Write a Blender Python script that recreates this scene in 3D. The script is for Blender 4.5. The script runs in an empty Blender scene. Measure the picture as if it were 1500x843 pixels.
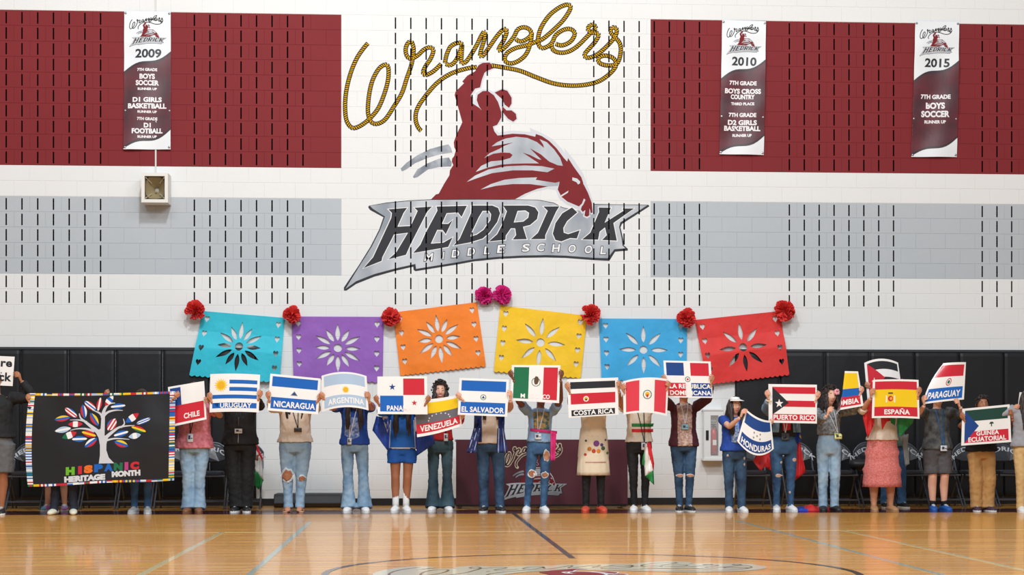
import bpy, bmesh, math, random
from mathutils import Vector, Matrix, noise
from mathutils.geometry import tessellate_polygon
from mathutils.bvhtree import BVHTree
random.seed(11)
sc = bpy.context.scene
col = sc.collection
# ---------------------------------------------------------------- camera, light, exposure
F = 2500.0; YAW = math.atan(150.0 / F); HOR = 637.0; DW = 22.68; CH = 0.942
CAM = Vector((0, -DW, CH))
cd = bpy.data.cameras.new('camera'); cam = bpy.data.objects.new('camera', cd); col.objects.link(cam)
cam.location = CAM; cam.rotation_euler = (math.pi / 2, 0, -YAW)
cd.sensor_fit = 'HORIZONTAL'; cd.sensor_width = 36; cd.lens = 36 * F / 1500; cd.shift_y = (HOR - 421.5) / 1500
cd.clip_end = 200; sc.camera = cam
w = bpy.data.worlds.new('world'); sc.world = w; w.use_nodes = True
w.node_tree.nodes['Background'].inputs[0].default_value = (0.94, 0.975, 1.0, 1); w.node_tree.nodes['Background'].inputs[1].default_value = 0.36
sc.view_settings.view_transform = 'Standard'; sc.view_settings.look = 'None'; sc.view_settings.gamma = 1; sc.view_settings.use_curve_mapping = False
sc.view_settings.exposure = -0.09
def area(name, loc, target, size, energy, color=(1, .97, .93)):
    l = bpy.data.lights.new(name, 'AREA'); l.shape = 'RECTANGLE'; l.size = size[0]; l.size_y = size[1]; l.energy = energy; l.color = color
    o = bpy.data.objects.new(name, l); col.objects.link(o); o.location = loc
    o.rotation_euler = (Vector(target) - Vector(loc)).to_track_quat('-Z', 'Y').to_euler(); return o
area('gym_light', (-.8, -11.0, 12.4), (-1.0, 0, 2.0), (1.0, 1.0), 960, (.945, .98, 1))
area('gym_light', (6.5, -12.5, 11.5), (4.5, -1, 1.2), (3.0, 1.4), 400, (.945, .98, 1))
area('gym_light', (-5.5, -13.0, 11.5), (-2.5, -1, 1.2), (5.0, 1.4), 340, (.945, .98, 1))
area('gym_light', (2.0, -19.0, 10.0), (1.5, -1, 1.2), (10.0, 2.5), 1250, (.945, .98, 1))
# ---------------------------------------------------------------- helpers
def at(px, py, Y=0.0):
    s, c = math.sin(YAW), math.cos(YAW)
    d = Vector((s * F + c * (px - 750), c * F - s * (px - 750), HOR - py))
    return CAM + d * ((Y + DW) / d.y)
def ground(px, py):
    s, c = math.sin(YAW), math.cos(YAW)
    d = Vector((s * F + c * (px - 750), c * F - s * (px - 750), HOR - py))
    return CAM + d * (-CH / d.z)
def scl(px, Y): return (at(px + 1, 500, Y) - at(px, 500, Y)).length
def lin(c):
    c = [x / 255.0 for x in c]
    return tuple((x / 12.92 if x <= .04045 else ((x + .055) / 1.055) ** 2.4) for x in c) + (1,)
MATS = {}
def mat(name, rgb, rough=.6, metal=0, noise_amt=0.0, nscale=20, bump=0.0, bscale=60, coat=0, spec=.5, sheen=0, alpha=None, second=None, stretch=None):
    if name in MATS: return MATS[name]
    m = bpy.data.materials.new(name); m.use_nodes = True; nt = m.node_tree; b = nt.nodes['Principled BSDF']
    b.inputs['Base Color'].default_value = lin(rgb); b.inputs['Roughness'].default_value = rough; b.inputs['Metallic'].default_value = metal
    b.inputs['Coat Weight'].default_value = coat; b.inputs['Coat Roughness'].default_value = .06; b.inputs['Specular IOR Level'].default_value = spec
    if sheen: b.inputs['Sheen Weight'].default_value = sheen
    tc = nt.nodes.new('ShaderNodeTexCoord'); src = tc.outputs['Object']
    if stretch:
        mp = nt.nodes.new('ShaderNodeMapping'); mp.inputs['Scale'].default_value = stretch; nt.links.new(src, mp.inputs[0]); src = mp.outputs[0]
    if noise_amt or second:
        n = nt.nodes.new('ShaderNodeTexNoise'); n.inputs['Scale'].default_value = nscale; n.inputs['Detail'].default_value = 3; nt.links.new(src, n.inputs['Vector'])
        mx = nt.nodes.new('ShaderNodeMix'); mx.data_type = 'RGBA'
        c1 = lin(rgb); c2 = lin(second) if second else tuple(x * (1 - noise_amt) for x in c1[:3]) + (1,)
        mx.inputs[6].default_value = c1; mx.inputs[7].default_value = c2
        rp = nt.nodes.new('ShaderNodeMapRange'); rp.inputs[1].default_value = .36; rp.inputs[2].default_value = .64
        nt.links.new(n.outputs[0], rp.inputs[0]); nt.links.new(rp.outputs[0], mx.inputs[0]); nt.links.new(mx.outputs[2], b.inputs['Base Color'])
    if bump:
        n2 = nt.nodes.new('ShaderNodeTexNoise'); n2.inputs['Scale'].default_value = bscale; n2.inputs['Detail'].default_value = 2; nt.links.new(src, n2.inputs['Vector'])
        bp = nt.nodes.new('ShaderNodeBump'); bp.inputs['Strength'].default_value = bump; bp.inputs['Distance'].default_value = .01
        nt.links.new(n2.outputs[0], bp.inputs['Height']); nt.links.new(bp.outputs[0], b.inputs['Normal'])
    if alpha is not None: b.inputs['Alpha'].default_value = alpha
    MATS[name] = m; return m
def empty(name, loc, label=None, cat=None, group=None):
    o = bpy.data.objects.new(name, None); o.empty_display_size = .1; col.objects.link(o); o.location = loc; tag(o, label, cat, group); return o
def tag(o, label=None, cat=None, group=None, kind=None):
    if label: o['label'] = label
    if cat: o['category'] = cat
    if group: o['group'] = group
    if kind: o['kind'] = kind
    return o
def wloc(o):
    v = Vector((0, 0, 0))
    while o is not None: v = v + o.location; o = o.parent
    return v
class MB:
    def __init__(s): s.v = []; s.f = []; s.m = []; s.cur = 0
    def add(s, vs, fs, mi=None):
        o = len(s.v); s.v += [tuple(v) for v in vs]; s.f += [tuple(i + o for i in f) for f in fs]; s.m += [s.cur if mi is None else mi] * len(fs)
    def box(s, lo, hi, mi=None, M=None):
        x0, y0, z0 = lo; x1, y1, z1 = hi
        vs = [Vector(p) for p in ((x0,y0,z0),(x1,y0,z0),(x1,y1,z0),(x0,y1,z0),(x0,y0,z1),(x1,y0,z1),(x1,y1,z1),(x0,y1,z1))]
        if M: vs = [M @ v for v in vs]
        s.add(vs, [(0,3,2,1),(4,5,6,7),(0,1,5,4),(1,2,6,5),(2,3,7,6),(3,0,4,7)], mi)
    def loft(s, pts, rads, seg=12, ref=(1, 0, 0), mi=None, cap=True, flat=False):
        pts = [Vector(p) for p in pts]; n = len(pts); vs = []; ref = Vector(ref)
        for i, p in enumerate(pts):
            t = (pts[min(i + 1, n - 1)] - pts[max(i - 1, 0)]).normalized()
            a = ref - t * ref.dot(t)
            if a.length < .05: a = Vector((0, 1, 0)) - t * t.y
            a.normalize(); b = t.cross(a); r = rads[i]; rx, ry = (r, r) if not isinstance(r, (tuple, list)) else r
            for k in range(seg):
                an = 2 * math.pi * k / seg; vs.append(p + a * rx * math.cos(an) + b * ry * math.sin(an))
        fs = [(i * seg + k, i * seg + (k + 1) % seg, (i + 1) * seg + (k + 1) % seg, (i + 1) * seg + k) for i in range(n - 1) for k in range(seg)]
        if cap:
            for i, sgn in ((0, -1), (n - 1, 1)):
                t = (pts[1] - pts[0]) if i == 0 else (pts[-1] - pts[-2]); t.normalize(); r = rads[i]; r = min(r) if isinstance(r, (tuple, list)) else r
                ci = len(vs); vs.append(pts[i] + t * sgn * r * (0.02 if flat else .55))
                for k in range(seg):
                    a_, b_ = i * seg + k, i * seg + (k + 1) % seg
                    fs.append((ci, b_, a_) if i == 0 else (ci, a_, b_))
        s.add(vs, fs, mi)
    def ball(s, c, r, seg=12, rings=8, mi=None, M=None):
        rx, ry, rz = (r, r, r) if not isinstance(r, (tuple, list)) else r; c = Vector(c); vs = [Vector((0, 0, rz))]
        for i in range(1, rings):
            ph = math.pi * i / rings
            for k in range(seg):
                th = 2 * math.pi * k / seg; vs.append(Vector((rx * math.sin(ph) * math.cos(th), ry * math.sin(ph) * math.sin(th), rz * math.cos(ph))))
        vs.append(Vector((0, 0, -rz)))
        if M: vs = [M @ v for v in vs]
        vs = [v + c for v in vs]; fs = [(0, 1 + k, 1 + (k + 1) % seg) for k in range(seg)]
        for i in range(rings - 2):
            for k in range(seg):
                a = 1 + i * seg + k; b = 1 + i * seg + (k + 1) % seg; fs.append((a, a + seg, b + seg, b))
        L = len(vs) - 1; b0 = 1 + (rings - 2) * seg
        fs += [(L, b0 + (k + 1) % seg, b0 + k) for k in range(seg)]; s.add(vs, fs, mi)
    def mesh(s, name, mats, off=Vector((0, 0, 0)), smooth=False):
        me = bpy.data.meshes.new(name); me.from_pydata([(v[0] - off.x, v[1] - off.y, v[2] - off.z) for v in s.v], [], s.f)
        for m in (mats if isinstance(mats, (list, tuple)) else [mats]): me.materials.append(m)
        if any(s.m): me.polygons.foreach_set('material_index', s.m)
        if smooth: me.polygons.foreach_set('use_smooth', [True] * len(me.polygons))
        me.update(); return me
    def build(s, name, mats, parent=None, smooth=False, local=False):
        off = Vector((0, 0, 0)) if local or parent is None else wloc(parent)
        o = bpy.data.objects.new(name, s.mesh(name, mats, off, smooth)); col.objects.link(o); o.parent = parent; return o
def dup(root, loc, rz=0, label=None):
    r = root.copy(); col.objects.link(r); r.location = loc; r.rotation_euler = (0, 0, rz)
    if label: r['label'] = label
    for ch in list(root.children):
        c = ch.copy(); col.objects.link(c); c.parent = r
        for g in list(ch.children):
            d = g.copy(); col.objects.link(d); d.parent = c
    return r
# ---- flat artwork: polygons in 2D, clipped on a grid and mapped into the world
def tess(outer, holes=()):
    rings = [list(outer)] + [list(h) for h in holes]; flat = [p for r in rings for p in r]
    tr = tessellate_polygon([[Vector((p[0], p[1], 0)) for p in r] for r in rings])
    return [[flat[i] for i in t] for t in tr]
def cutpoly(P_, ax, c):
    lo, hi = [], []; n = len(P_)
    for i in range(n):
        a, b = P_[i], P_[(i + 1) % n]; da, db = a[ax] - c, b[ax] - c
        if da <= 0: lo.append(a)
        if da >= 0: hi.append(a)
        if da * db < 0:
            t = da / (da - db); q = (a[0] + (b[0] - a[0]) * t, a[1] + (b[1] - a[1]) * t); lo.append(q); hi.append(q)
    return lo, hi
def parea(p): return abs(sum(p[i][0] * p[(i + 1) % len(p)][1] - p[(i + 1) % len(p)][0] * p[i][1] for i in range(len(p)))) / 2
def gridcut(polys, us=(), vs=(), drop=None, eps=1e-7):
    for ax, cs in ((0, us), (1, vs)):
        out = []
        for p in polys:
            lo = min(q[ax] for q in p); hi = max(q[ax] for q in p); rest = p
            for c in cs:
                if c <= lo + 1e-9: continue
                if c >= hi - 1e-9: break
                a, rest = cutpoly(rest, ax, c)
                if len(a) > 2: out.append(a)
                if len(rest) < 3: break
            if len(rest) > 2: out.append(rest)
        polys = out
    res = []
    for p in polys:
        if parea(p) < eps: continue
        if drop:
            cx = sum(q[0] for q in p) / len(p); cy = sum(q[1] for q in p) / len(p)
            if drop(cx, cy): continue
        res.append(p)
    return res
def put(mb, polys, fn, mi=None):
    vs = []; idx = {}; fs = []
    for p in polys:
        f = []
        for q in p:
            k = (round(q[0], 6), round(q[1], 6))
            if k not in idx: idx[k] = len(vs); vs.append(fn(q[0], q[1]))
            if idx[k] not in f: f.append(idx[k])
        if len(f) > 2:
            a, b, c = [Vector(vs[i]) for i in f[:3]]
            fs.append(f)
    mb.add(vs, fs, mi)
def catmull(pts, step):
    out = []
    P_ = [pts[0]] + list(pts) + [pts[-1]]
    for i in range(1, len(P_) - 2):
        p0, p1, p2, p3 = [Vector(q[:2]) for q in P_[i - 1:i + 3]]
        n = max(2, int((p2 - p1).length / (step * .25)))
        for k in range(n):
            t = k / n; out.append(.5 * ((2 * p1) + (p2 - p0) * t + (2 * p0 - 5 * p1 + 4 * p2 - p3) * t * t + (3 * p1 - p0 - 3 * p2 + p3) * t ** 3))
    out.append(Vector(pts[-1][:2])); res = [out[0]]; acc = 0
    for a, b in zip(out, out[1:]):
        acc += (b - a).length
        if acc >= step: res.append(b); acc = 0
    return res
def ribbon(pts, w0, w1=None, step=3.0):
    ps = catmull(pts, step); n = len(ps); w1 = w0 if w1 is None else w1; L = []; R = []
    for i, p in enumerate(ps):
        t = (ps[min(i + 1, n - 1)] - ps[max(i - 1, 0)]).normalized(); nn = Vector((-t.y, t.x)); ww = w0 + (w1 - w0) * i / max(1, n - 1)
        L.append(p + nn * ww / 2); R.append(p - nn * ww / 2)
    return [[tuple(L[i]), tuple(L[i + 1]), tuple(R[i + 1]), tuple(R[i])] for i in range(n - 1)]
def offset_poly(pts, d):
    n = len(pts); A = sum(pts[i][0] * pts[(i + 1) % n][1] - pts[(i + 1) % n][0] * pts[i][1] for i in range(n)); sg = 1 if A > 0 else -1; out = []
    for i in range(n):
        p0, p1, p2 = Vector(pts[i - 1]), Vector(pts[i]), Vector(pts[(i + 1) % n])
        a = (p1 - p0).normalized(); b = (p2 - p1).normalized(); n1 = Vector((a.y, -a.x)) * sg; n2 = Vector((b.y, -b.x)) * sg
        m = n1 + n2; l = max(m.length, .35); m.normalize(); k = min(2.2, 2 / l) if l > .01 else 1
        out.append(tuple(p1 + m * d * min(k, 1.8)))
    return out
def disc(cx, cy, r, n=20, ry=None): return [(cx + r * math.cos(2 * math.pi * i / n), cy + (ry or r) * math.sin(2 * math.pi * i / n)) for i in range(n)]
def star(cx, cy, r, asp=1.0, n=5, inner=.4, rot=-math.pi / 2): return [(cx + (r if i % 2 == 0 else r * inner) * math.cos(rot + math.pi * i / n), cy + (r if i % 2 == 0 else r * inner) * math.sin(rot + math.pi * i / n) * asp) for i in range(2 * n)]
_tc = {}
def text_polys(s, bold=0.0, extra=0.0):
    """unit text: cap height about .7, centred, y up; list of triangles"""
    k = (s, bold, extra)
    if k in _tc: return _tc[k]
    c = bpy.data.curves.new('t', 'FONT'); c.body = s; c.align_x = 'CENTER'; c.size = 1; c.offset = bold; c.space_character = 1 + extra; c.resolution_u = 3
    o = bpy.data.objects.new('t', c); me = bpy.data.meshes.new_from_object(o)
    vs = [(v.co.x, v.co.y) for v in me.vertices]; tr = []
    for p in me.polygons: tr.append([vs[i] for i in p.vertices])
    bpy.data.objects.remove(o); bpy.data.curves.remove(c); bpy.data.meshes.remove(me); _tc[k] = tr; return tr
def text_in(s, cx, cy, w_, h_, bold=.02, shear=0.0, rot=0.0, extra=0.0):
    """text fitted to a box w x h centred at cx, cy in a y-DOWN frame"""
    tr = text_polys(s, bold, extra); xs = [q[0] for t in tr for q in t]; ys = [q[1] for t in tr for q in t]
    x0, x1, y0, y1 = min(xs), max(xs), min(ys), max(ys); out = []; cr, sr = math.cos(rot), math.sin(rot)
    for t in tr:
        p = []
        for q in t:
            u = (q[0] - (x0 + x1) / 2) / (x1 - x0) * w_; v = -(q[1] - (y0 + y1) / 2) / (y1 - y0) * h_; u += -v * shear
            p.append((cx + u * cr - v * sr, cy + u * sr + v * cr))
        out.append(p)
    return out
def frange(a, b, n): return [a + (b - a) * i / n for i in range(1, n)]
# ---------------------------------------------------------------- the gym: wall of painted blocks, floor
U = .2032
XL, XR = at(500, 400).x, at(953, 400).x
X0 = at(579.3, 300).x
X0 = X0 - round(X0 / U / 13) * 0
def paint_mat(name, dark=1.0, bump=.25):
    m = bpy.data.materials.new(name); m.use_nodes = True; nt = m.node_tree; b = nt.nodes['Principled BSDF']; N = nt.nodes; L = nt.links
    g = N.new('ShaderNodeNewGeometry'); sp = N.new('ShaderNodeSeparateXYZ'); L.new(g.outputs['Position'], sp.inputs[0])
    def cmp(sock, op, val):
        n = N.new('ShaderNodeMath'); n.operation = op; L.new(sock, n.inputs[0]); n.inputs[1].default_value = val; return n.outputs[0]
    def two(a, b_, op):
        n = N.new('ShaderNodeMath'); n.operation = op; L.new(a, n.inputs[0]); L.new(b_, n.inputs[1]); return n.outputs[0]
    side = two(cmp(sp.outputs[0], 'LESS_THAN', XL), cmp(sp.outputs[0], 'GREATER_THAN', XR), 'MAXIMUM')
    z = sp.outputs[2]
    mar = two(side, two(cmp(z, 'GREATER_THAN', 22 * U), cmp(z, 'LESS_THAN', 32 * U), 'MULTIPLY'), 'MULTIPLY')
    gry = two(side, two(cmp(z, 'GREATER_THAN', 15 * U), cmp(z, 'LESS_THAN', 20 * U), 'MULTIPLY'), 'MULTIPLY')
    n = N.new('ShaderNodeTexNoise'); n.inputs['Scale'].default_value = 1.3; n.inputs['Detail'].default_value = 4; L.new(g.outputs['Position'], n.inputs['Vector'])
    def mix(fac, a, b_):
        x = N.new('ShaderNodeMix'); x.data_type = 'RGBA'
        if isinstance(fac, float): x.inputs[0].default_value = fac
        else: L.new(fac, x.inputs[0])
        for i, c in ((6, a), (7, b_)):
            if isinstance(c, tuple): x.inputs[i].default_value = c
            else: L.new(c, x.inputs[i])
        return x.outputs[2]
    white = mix(n.outputs[0], lin((228, 229, 229)), lin((222, 223, 222)))
    marc = mix(n.outputs[0], lin((120, 40, 44)), lin((130, 46, 50)))
    gryc = mix(n.outputs[0], lin((177, 184, 190)), lin((184, 190, 196)))
    c = mix(mar, mix(gry, white, gryc), marc)
    if dark < 1: c = mix(1 - dark, c, (0.1, 0.09, .085, 1))
    L.new(c, b.inputs['Base Color']); b.inputs['Roughness'].default_value = .6; b.inputs['Specular IOR Level'].default_value = .12
    n2 = N.new('ShaderNodeTexNoise'); n2.inputs['Scale'].default_value = 90; L.new(g.outputs['Position'], n2.inputs['Vector'])
    bp = N.new('ShaderNodeBump'); bp.inputs['Strength'].default_value = bump; bp.inputs['Distance'].default_value = .002; L.new(n2.outputs[0], bp.inputs['Height']); L.new(bp.outputs[0], b.inputs['Normal'])
    return m
m_paint = paint_mat('painted_block'); m_joint = paint_mat('painted_mortar', .94)
m_slot = mat('slot_black', (5, 5, 5), 1, spec=0)
SW, SH = .0095, .076                      # slot half width, half height
wall = MB(); wall.box((-9, .0035, 0), (12, .30, 8.6)); wall_o = wall.build('wall_back', m_joint); tag(wall_o, kind='structure')
def block_mesh(slots):
    mb = MB(); hx, hz, g, bv, gx, bx = U, U / 2, .0012, .0030, .0003, .0016
    us = sorted([-hx + gx + bx, hx - gx - bx] + [c + d for c in slots for d in (-SW, SW)]); vs = [-hz + g + bv, -SH, SH, hz - g - bv]
    full = [[(us[0], vs[0]), (us[-1], vs[0]), (us[-1], vs[3]), (us[0], vs[3])]]
    if slots: polys = gridcut(full, us, vs, lambda x, y: abs(y) < SH and any(abs(x - c) < SW for c in slots))
    else: polys = full
    put(mb, polys, lambda x, y: (x, 0, y))
    o = [(-hx + gx, .0036, -hz + g), (hx - gx, .0036, -hz + g), (hx - gx, .0036, hz - g), (-hx + gx, .0036, hz - g)]
    i_ = [(us[0], 0, vs[0]), (us[-1], 0, vs[0]), (us[-1], 0, vs[3]), (us[0], 0, vs[3])]
    mb.add(o + i_, [(k, (k + 1) % 4, 4 + (k + 1) % 4, 4 + k) for k in range(4)])
    for c in slots:                       # recess lined in black, opening 3 mm deep in front of the backing wall
        d = .0030; r = [(c - SW, -SH), (c + SW, -SH), (c + SW, SH), (c - SW, SH)]
        mb.add([(x, 0, z) for x, z in r] + [(x, d, z) for x, z in r], [(k, 4 + k, 4 + (k + 1) % 4, (k + 1) % 4) for k in range(4)] + [(4, 7, 6, 5)], 1)
    return mb
variants = {}
for key, sl in (('00', []), ('10', [-U / 2]), ('01', [U / 2]), ('11', [-U / 2, U / 2])): variants[key] = block_mesh(sl)
vmesh = {k: v.mesh('block', [m_paint, m_slot]) for k, v in variants.items()}
def slot_row(r): return 22 <= r <= 31 or 13 <= r <= 19
def slotted(n): return (n % 13) < 8
n0, n1 = int((-6.6 - X0) / U), int((9.9 - X0) / U); rest = MB(); cand = []
for r in range(0, 36):
    for n in range(n0, n1):
        if (n + r) % 2: continue
        cx = X0 + U * n + U / 2; cz = (r + .5) * U
        key = ''.join('1' if slot_row(r) and slotted(q) else '0' for q in (n, n + 1))
        vis = (22 <= r <= 31 and (cx < XL or cx > XR)) or (15 <= r <= 19 and cx < XL)
        inside = -5.75 < cx < 8.75
        cand.append((0 if vis and inside else 1, cx, cz, key))
cand.sort(key=lambda c: c[0])
cnt = 0
for pri, cx, cz, key in cand:
    if pri == 0 and cnt < 298:
        o = bpy.data.objects.new('block', vmesh[key]); col.objects.link(o); o.parent = wall_o; o.location = (cx, 0, cz); cnt += 1
    else:
        v = variants[key]; off = len(rest.v); rest.v += [(x + cx, y, z + cz) for x, y, z in v.v]; rest.f += [tuple(i + off for i in f) for f in v.f]; rest.m += v.m
ro = rest.build('block_courses', [m_paint, m_slot], wall_o); tag(ro, kind='stuff')
# cove base and seam trim
bb = MB(); bb.box((-9, -.012, 0), (12, 0, .095)); tag(bb.build('baseboard_back', mat('rubber_base', (18, 18, 20), .5)), kind='structure')
sm = MB(); xs = at(228.3, 100).x; sm.box((xs - .010, -.014, at(228, 255).z), (xs + .010, 0, 7.4)); tag(sm.build('trim_1', mat('conduit_white', (206, 204, 200), .5)), kind='structure')
# floor
def wood_mat():
    m = bpy.data.materials.new('court_maple'); m.use_nodes = True; nt = m.node_tree; b = nt.nodes['Principled BSDF']; N = nt.nodes; L = nt.links
    tc = N.new('ShaderNodeTexCoord')
    br = N.new('ShaderNodeTexBrick'); br.inputs['Scale'].default_value = 1; br.inputs['Brick Width'].default_value = 1.15; br.inputs['Row Height'].default_value = .057
    br.inputs['Mortar Size'].default_value = .0008; br.inputs['Color1'].default_value = lin((240, 176, 84)); br.inputs['Color2'].default_value = lin((214, 146, 58)); br.inputs['Mortar'].default_value = lin((110, 76, 45)); br.offset_frequency = 2; br.offset = .37
    L.new(tc.outputs['Object'], br.inputs['Vector'])
    mp = N.new('ShaderNodeMapping'); mp.inputs['Scale'].default_value = (.5, 14, 1); L.new(tc.outputs['Object'], mp.inputs[0])
    n = N.new('ShaderNodeTexNoise'); n.inputs['Scale'].default_value = 2.2; n.inputs['Detail'].default_value = 5; L.new(mp.outputs[0], n.inputs['Vector'])
    mx = N.new('ShaderNodeMix'); mx.data_type = 'RGBA'; mx.blend_type = 'MULTIPLY'; mx.inputs[0].default_value = .5
    rp = N.new('ShaderNodeMapRange'); rp.inputs[1].default_value = .3; rp.inputs[2].default_value = .7; rp.inputs[3].default_value = .72; rp.inputs[4].default_value = 1.1; L.new(n.outputs[0], rp.inputs[0])
    L.new(br.outputs[0], mx.inputs[6]); L.new(rp.outputs[0], mx.inputs[7]); L.new(mx.outputs[2], b.inputs['Base Color'])
    b.inputs['Roughness'].default_value = .26; b.inputs['Coat Weight'].default_value = .35; b.inputs['Coat Roughness'].default_value = .06; b.inputs['Specular IOR Level'].default_value = .5
    mp2 = N.new('ShaderNodeMapping'); mp2.inputs['Scale'].default_value = (1.2, 3, 1); L.new(tc.outputs['Object'], mp2.inputs[0])
    n3 = N.new('ShaderNodeTexNoise'); n3.inputs['Scale'].default_value = 1.6; L.new(mp2.outputs[0], n3.inputs['Vector'])
    bp = N.new('ShaderNodeBump'); bp.inputs['Strength'].default_value = .10; bp.inputs['Distance'].default_value = .004; L.new(n3.outputs[0], bp.inputs['Height']); L.new(bp.outputs[0], b.inputs['Normal'])
    return m
fl = MB(); fl.box((-14, -30, -.1), (17, 0, 0)); floor_o = fl.build('floor', wood_mat()); tag(floor_o, kind='structure')
def fpaint(name, rgb, a=None): return mat(name, rgb, .22, coat=.5, spec=.5, alpha=a)
m_bord = fpaint('court_maroon', (84, 22, 34)); m_lb = fpaint('court_black', (42, 34, 40)); m_ly = fpaint('court_cream', (226, 212, 160)); m_lbl = fpaint('court_pale_blue', (176, 186, 170)); m_cream = fpaint('court_logo_cream', (226, 219, 190))
def fline(x0, y0, x1, y1, m, z=.0012, name='court_line'):
    mb = MB(); mb.box((min(x0, x1), min(y0, y1), .0), (max(x0, x1), max(y0, y1), z)); return mb.build(name, m, floor_o)
fline(-14, -2.42, 17, -1.43, m_bord, name='court_border')
XC = 1.235; YC = -11.1
fline(XC - .025, -9.75, XC + .025, -2.42, m_lb, .0020)
for x in (-1.80, 4.25): fline(x - .025, -15, x + .025, -6.15, m_ly, .0016)
fline(-14, -6.16, 17, -6.12, m_ly, .0014)
for x in (-1.07, 3.56): fline(x - .025, -15, x + .025, -4.2, m_lbl, .0016)
ring = MB(); n = 96
for k in range(n):
    a0, a1 = 2 * math.pi * k / n, 2 * math.pi * (k + 1) / n; vs = []
    for a in (a0, a1):
        for r in (1.78, 1.83): vs.append((XC + r * math.cos(a), YC + r * math.sin(a), .0018))
    ring.add(vs, [(0, 1, 3, 2)])
ring.build('centre_circle', m_lb, floor_o)
# wall pads
m_pad = mat('black_vinyl', (10, 12, 19), .42, noise_amt=.25, nscale=3, bump=.25, bscale=6); m_padtrim = mat('pad_top_trim', (52, 53, 58), .4)
def pads(x0, n, wdt, ztop, label_):
    r = empty('wall_pad', (x0 + n * wdt / 2, -.03, .05), label_, 'wall padding')
    for i in range(n):
        mb = MB(); a, b_ = x0 + i * wdt + .004, x0 + (i + 1) * wdt - .004; US = (0, .012, .035, .07, .5, .93, .965, .988, 1); VS = (0, .01, .03, .3, .6, .97, .99, 1); nx, nz = 8, 7; vs = []
        for j in range(nz + 1):
            for k in range(nx + 1):
                u, v = US[k], VS[j]; ed = min(u, 1 - u) * wdt; ev = min(v, 1 - v) * 2
                pf = .045 * min(1, ed / .02 + .25) * min(1, ev / .03 + .3) if 0 else .050 - .022 * math.exp(-ed / .012) - .02 * math.exp(-ev / .015)
                vs.append((a + (b_ - a) * u, -pf + .004 * noise.noise(Vector((a + u * 2, v * 3, i))), .10 + (ztop - .10) * v))
        fs = [(j * (nx + 1) + k, j * (nx + 1) + k + 1, (j + 1) * (nx + 1) + k + 1, (j + 1) * (nx + 1) + k) for j in range(nz) for k in range(nx)]
        mb.add(vs, fs); mb.box((a, -.024, .10), (b_, -.003, ztop)); mb.build('pad_panel', m_pad, r, smooth=False)
    mb = MB(); mb.box((x0, -.036, ztop), (x0 + n * wdt, -.002, ztop + .03)); mb.build('pad_cap', m_padtrim, r)
zt = at(300, 513).z
pl = at(375.5, 600, -.05).x; pads(pl - 10 * .612, 10, .612, zt, 'black padded vinyl wall panels behind the left row of chairs')
pr = at(1077, 600, -.05).x; pads(pr, 9, .612, zt, 'black padded vinyl wall panels right of the fire extinguisher cabinet')
# ---------------------------------------------------------------- mural artwork, in photo pixels of the big painting
ROPE1 = [(538.9,63.5),(532.4,71),(522.4,86),(513.7,107),(507.5,132),(505.5,154.5),(507,174.4),(512,184.4),(518,188),(528.6,184),(541,174.4),(553.6,159.5),(562.3,139.5),(568,119.6),(569.3,104.7),(567.8,96),(563.5,94.7),(554.8,101),(546,117),(541,137),(538.9,159.5),(540.4,172),(544.8,180),(553.6,181.4),(564.8,174.4),(577.2,155.8),(588.5,137),(596,114.6),(602.7,94.7),(605.9,74.8),(604.6,65.3),(601.7,60.3),(596.7,64.3),(594.2,72.3),(596,82.2),(602.2,86.2),(612,81),(620.9,72.8),(629.6,69.3),(635,73.5),(630.8,86),(624,96),(619.6,106),(623.3,110),(634.6,104.7),(648,92)]
ROPE2 = [(651.8,92.6),(653.5,83),(656.5,74.5),(661,67.2),(671,62.7),(676.7,65.2),(672.2,79.7),(666,91),(658.5,95.9),(651.8,92.6)]
ROPE3 = [(677,65.2),(676,82.2),(676,92.6),(682.2,90.9),(689.6,80.9),(698.4,66),(705.8,51),(710.3,46),(709.6,57.3),(705,72.2),(703.3,82.2),(707.6,81.7),(717,68.5),(729.5,51),(739,42.3),(742.4,46),(738.2,58.5),(730.7,71),(732,74.7),(739.4,69.7),(749.4,58.5),(754,51.8),(758.3,43.2),(767.4,39.9),(775.7,43.2),(778.5,49.8),(774.9,54.8),(767.4,59.8),(760,60.6),(754,55.6)]
ROPE4 = [(779,48),(777.4,61.4),(771.5,78),(761.6,88),(750,93),(741.7,91.3),(739,86),(743,77.5),(755,70.6),(771.5,66.4),(784.8,61.4),(794.8,57.3),(809.7,44.8),(824.7,29.9),(834.6,15),(835.5,8.3),(829.7,7),(819.7,10.8),(806.4,20.8),(795.6,34.9),(789.8,48),(788,61.4),(793,70.6),(803,67.7),(809.7,61),(813,53),(823,44.8),(834.6,42.3),(842,48),(838.8,57.3),(831.3,63.9),(821.4,66.7),(813,63.9)]
ROPE5 = [(808,65),(809.7,73),(819.7,77.2),(833,75.5),(846.3,67.2),(859.6,54),(867.9,45.7),(872.8,41.5),(870,36.5),(863.7,37.4),(861.2,44),(867.9,48),(877,49.8),(872.8,59.8),(862.9,71.4),(856.2,79.7),(858.7,84.7),(868.7,83),(879.5,76.4),(891,65.6),(900.2,54.8),(903.5,46.5),(901.9,40.7),(896,40.7),(894.4,47.3),(901,54.8),(907.7,63),(909.4,74.7),(906,89.7),(899.4,95.5),(886,95.5),(877,91.3),(877,84.7),(886,81.4),(897.7,84.7),(902.7,93),(899.4,101.3),(889.4,111.3),(876,119.6),(856.2,124.5),(833,125.4),(809.7,122),(784.8,113),(761.6,103.8),(740,99.3),(719.5,95.9)]
ROPE6 = [(698.4,98.4),(682.2,100.8),(659.8,108.3),(639.8,122),(622.4,141.9),(611.2,159.4),(608.7,174.3),(612.5,186.8),(618.7,193)]
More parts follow.
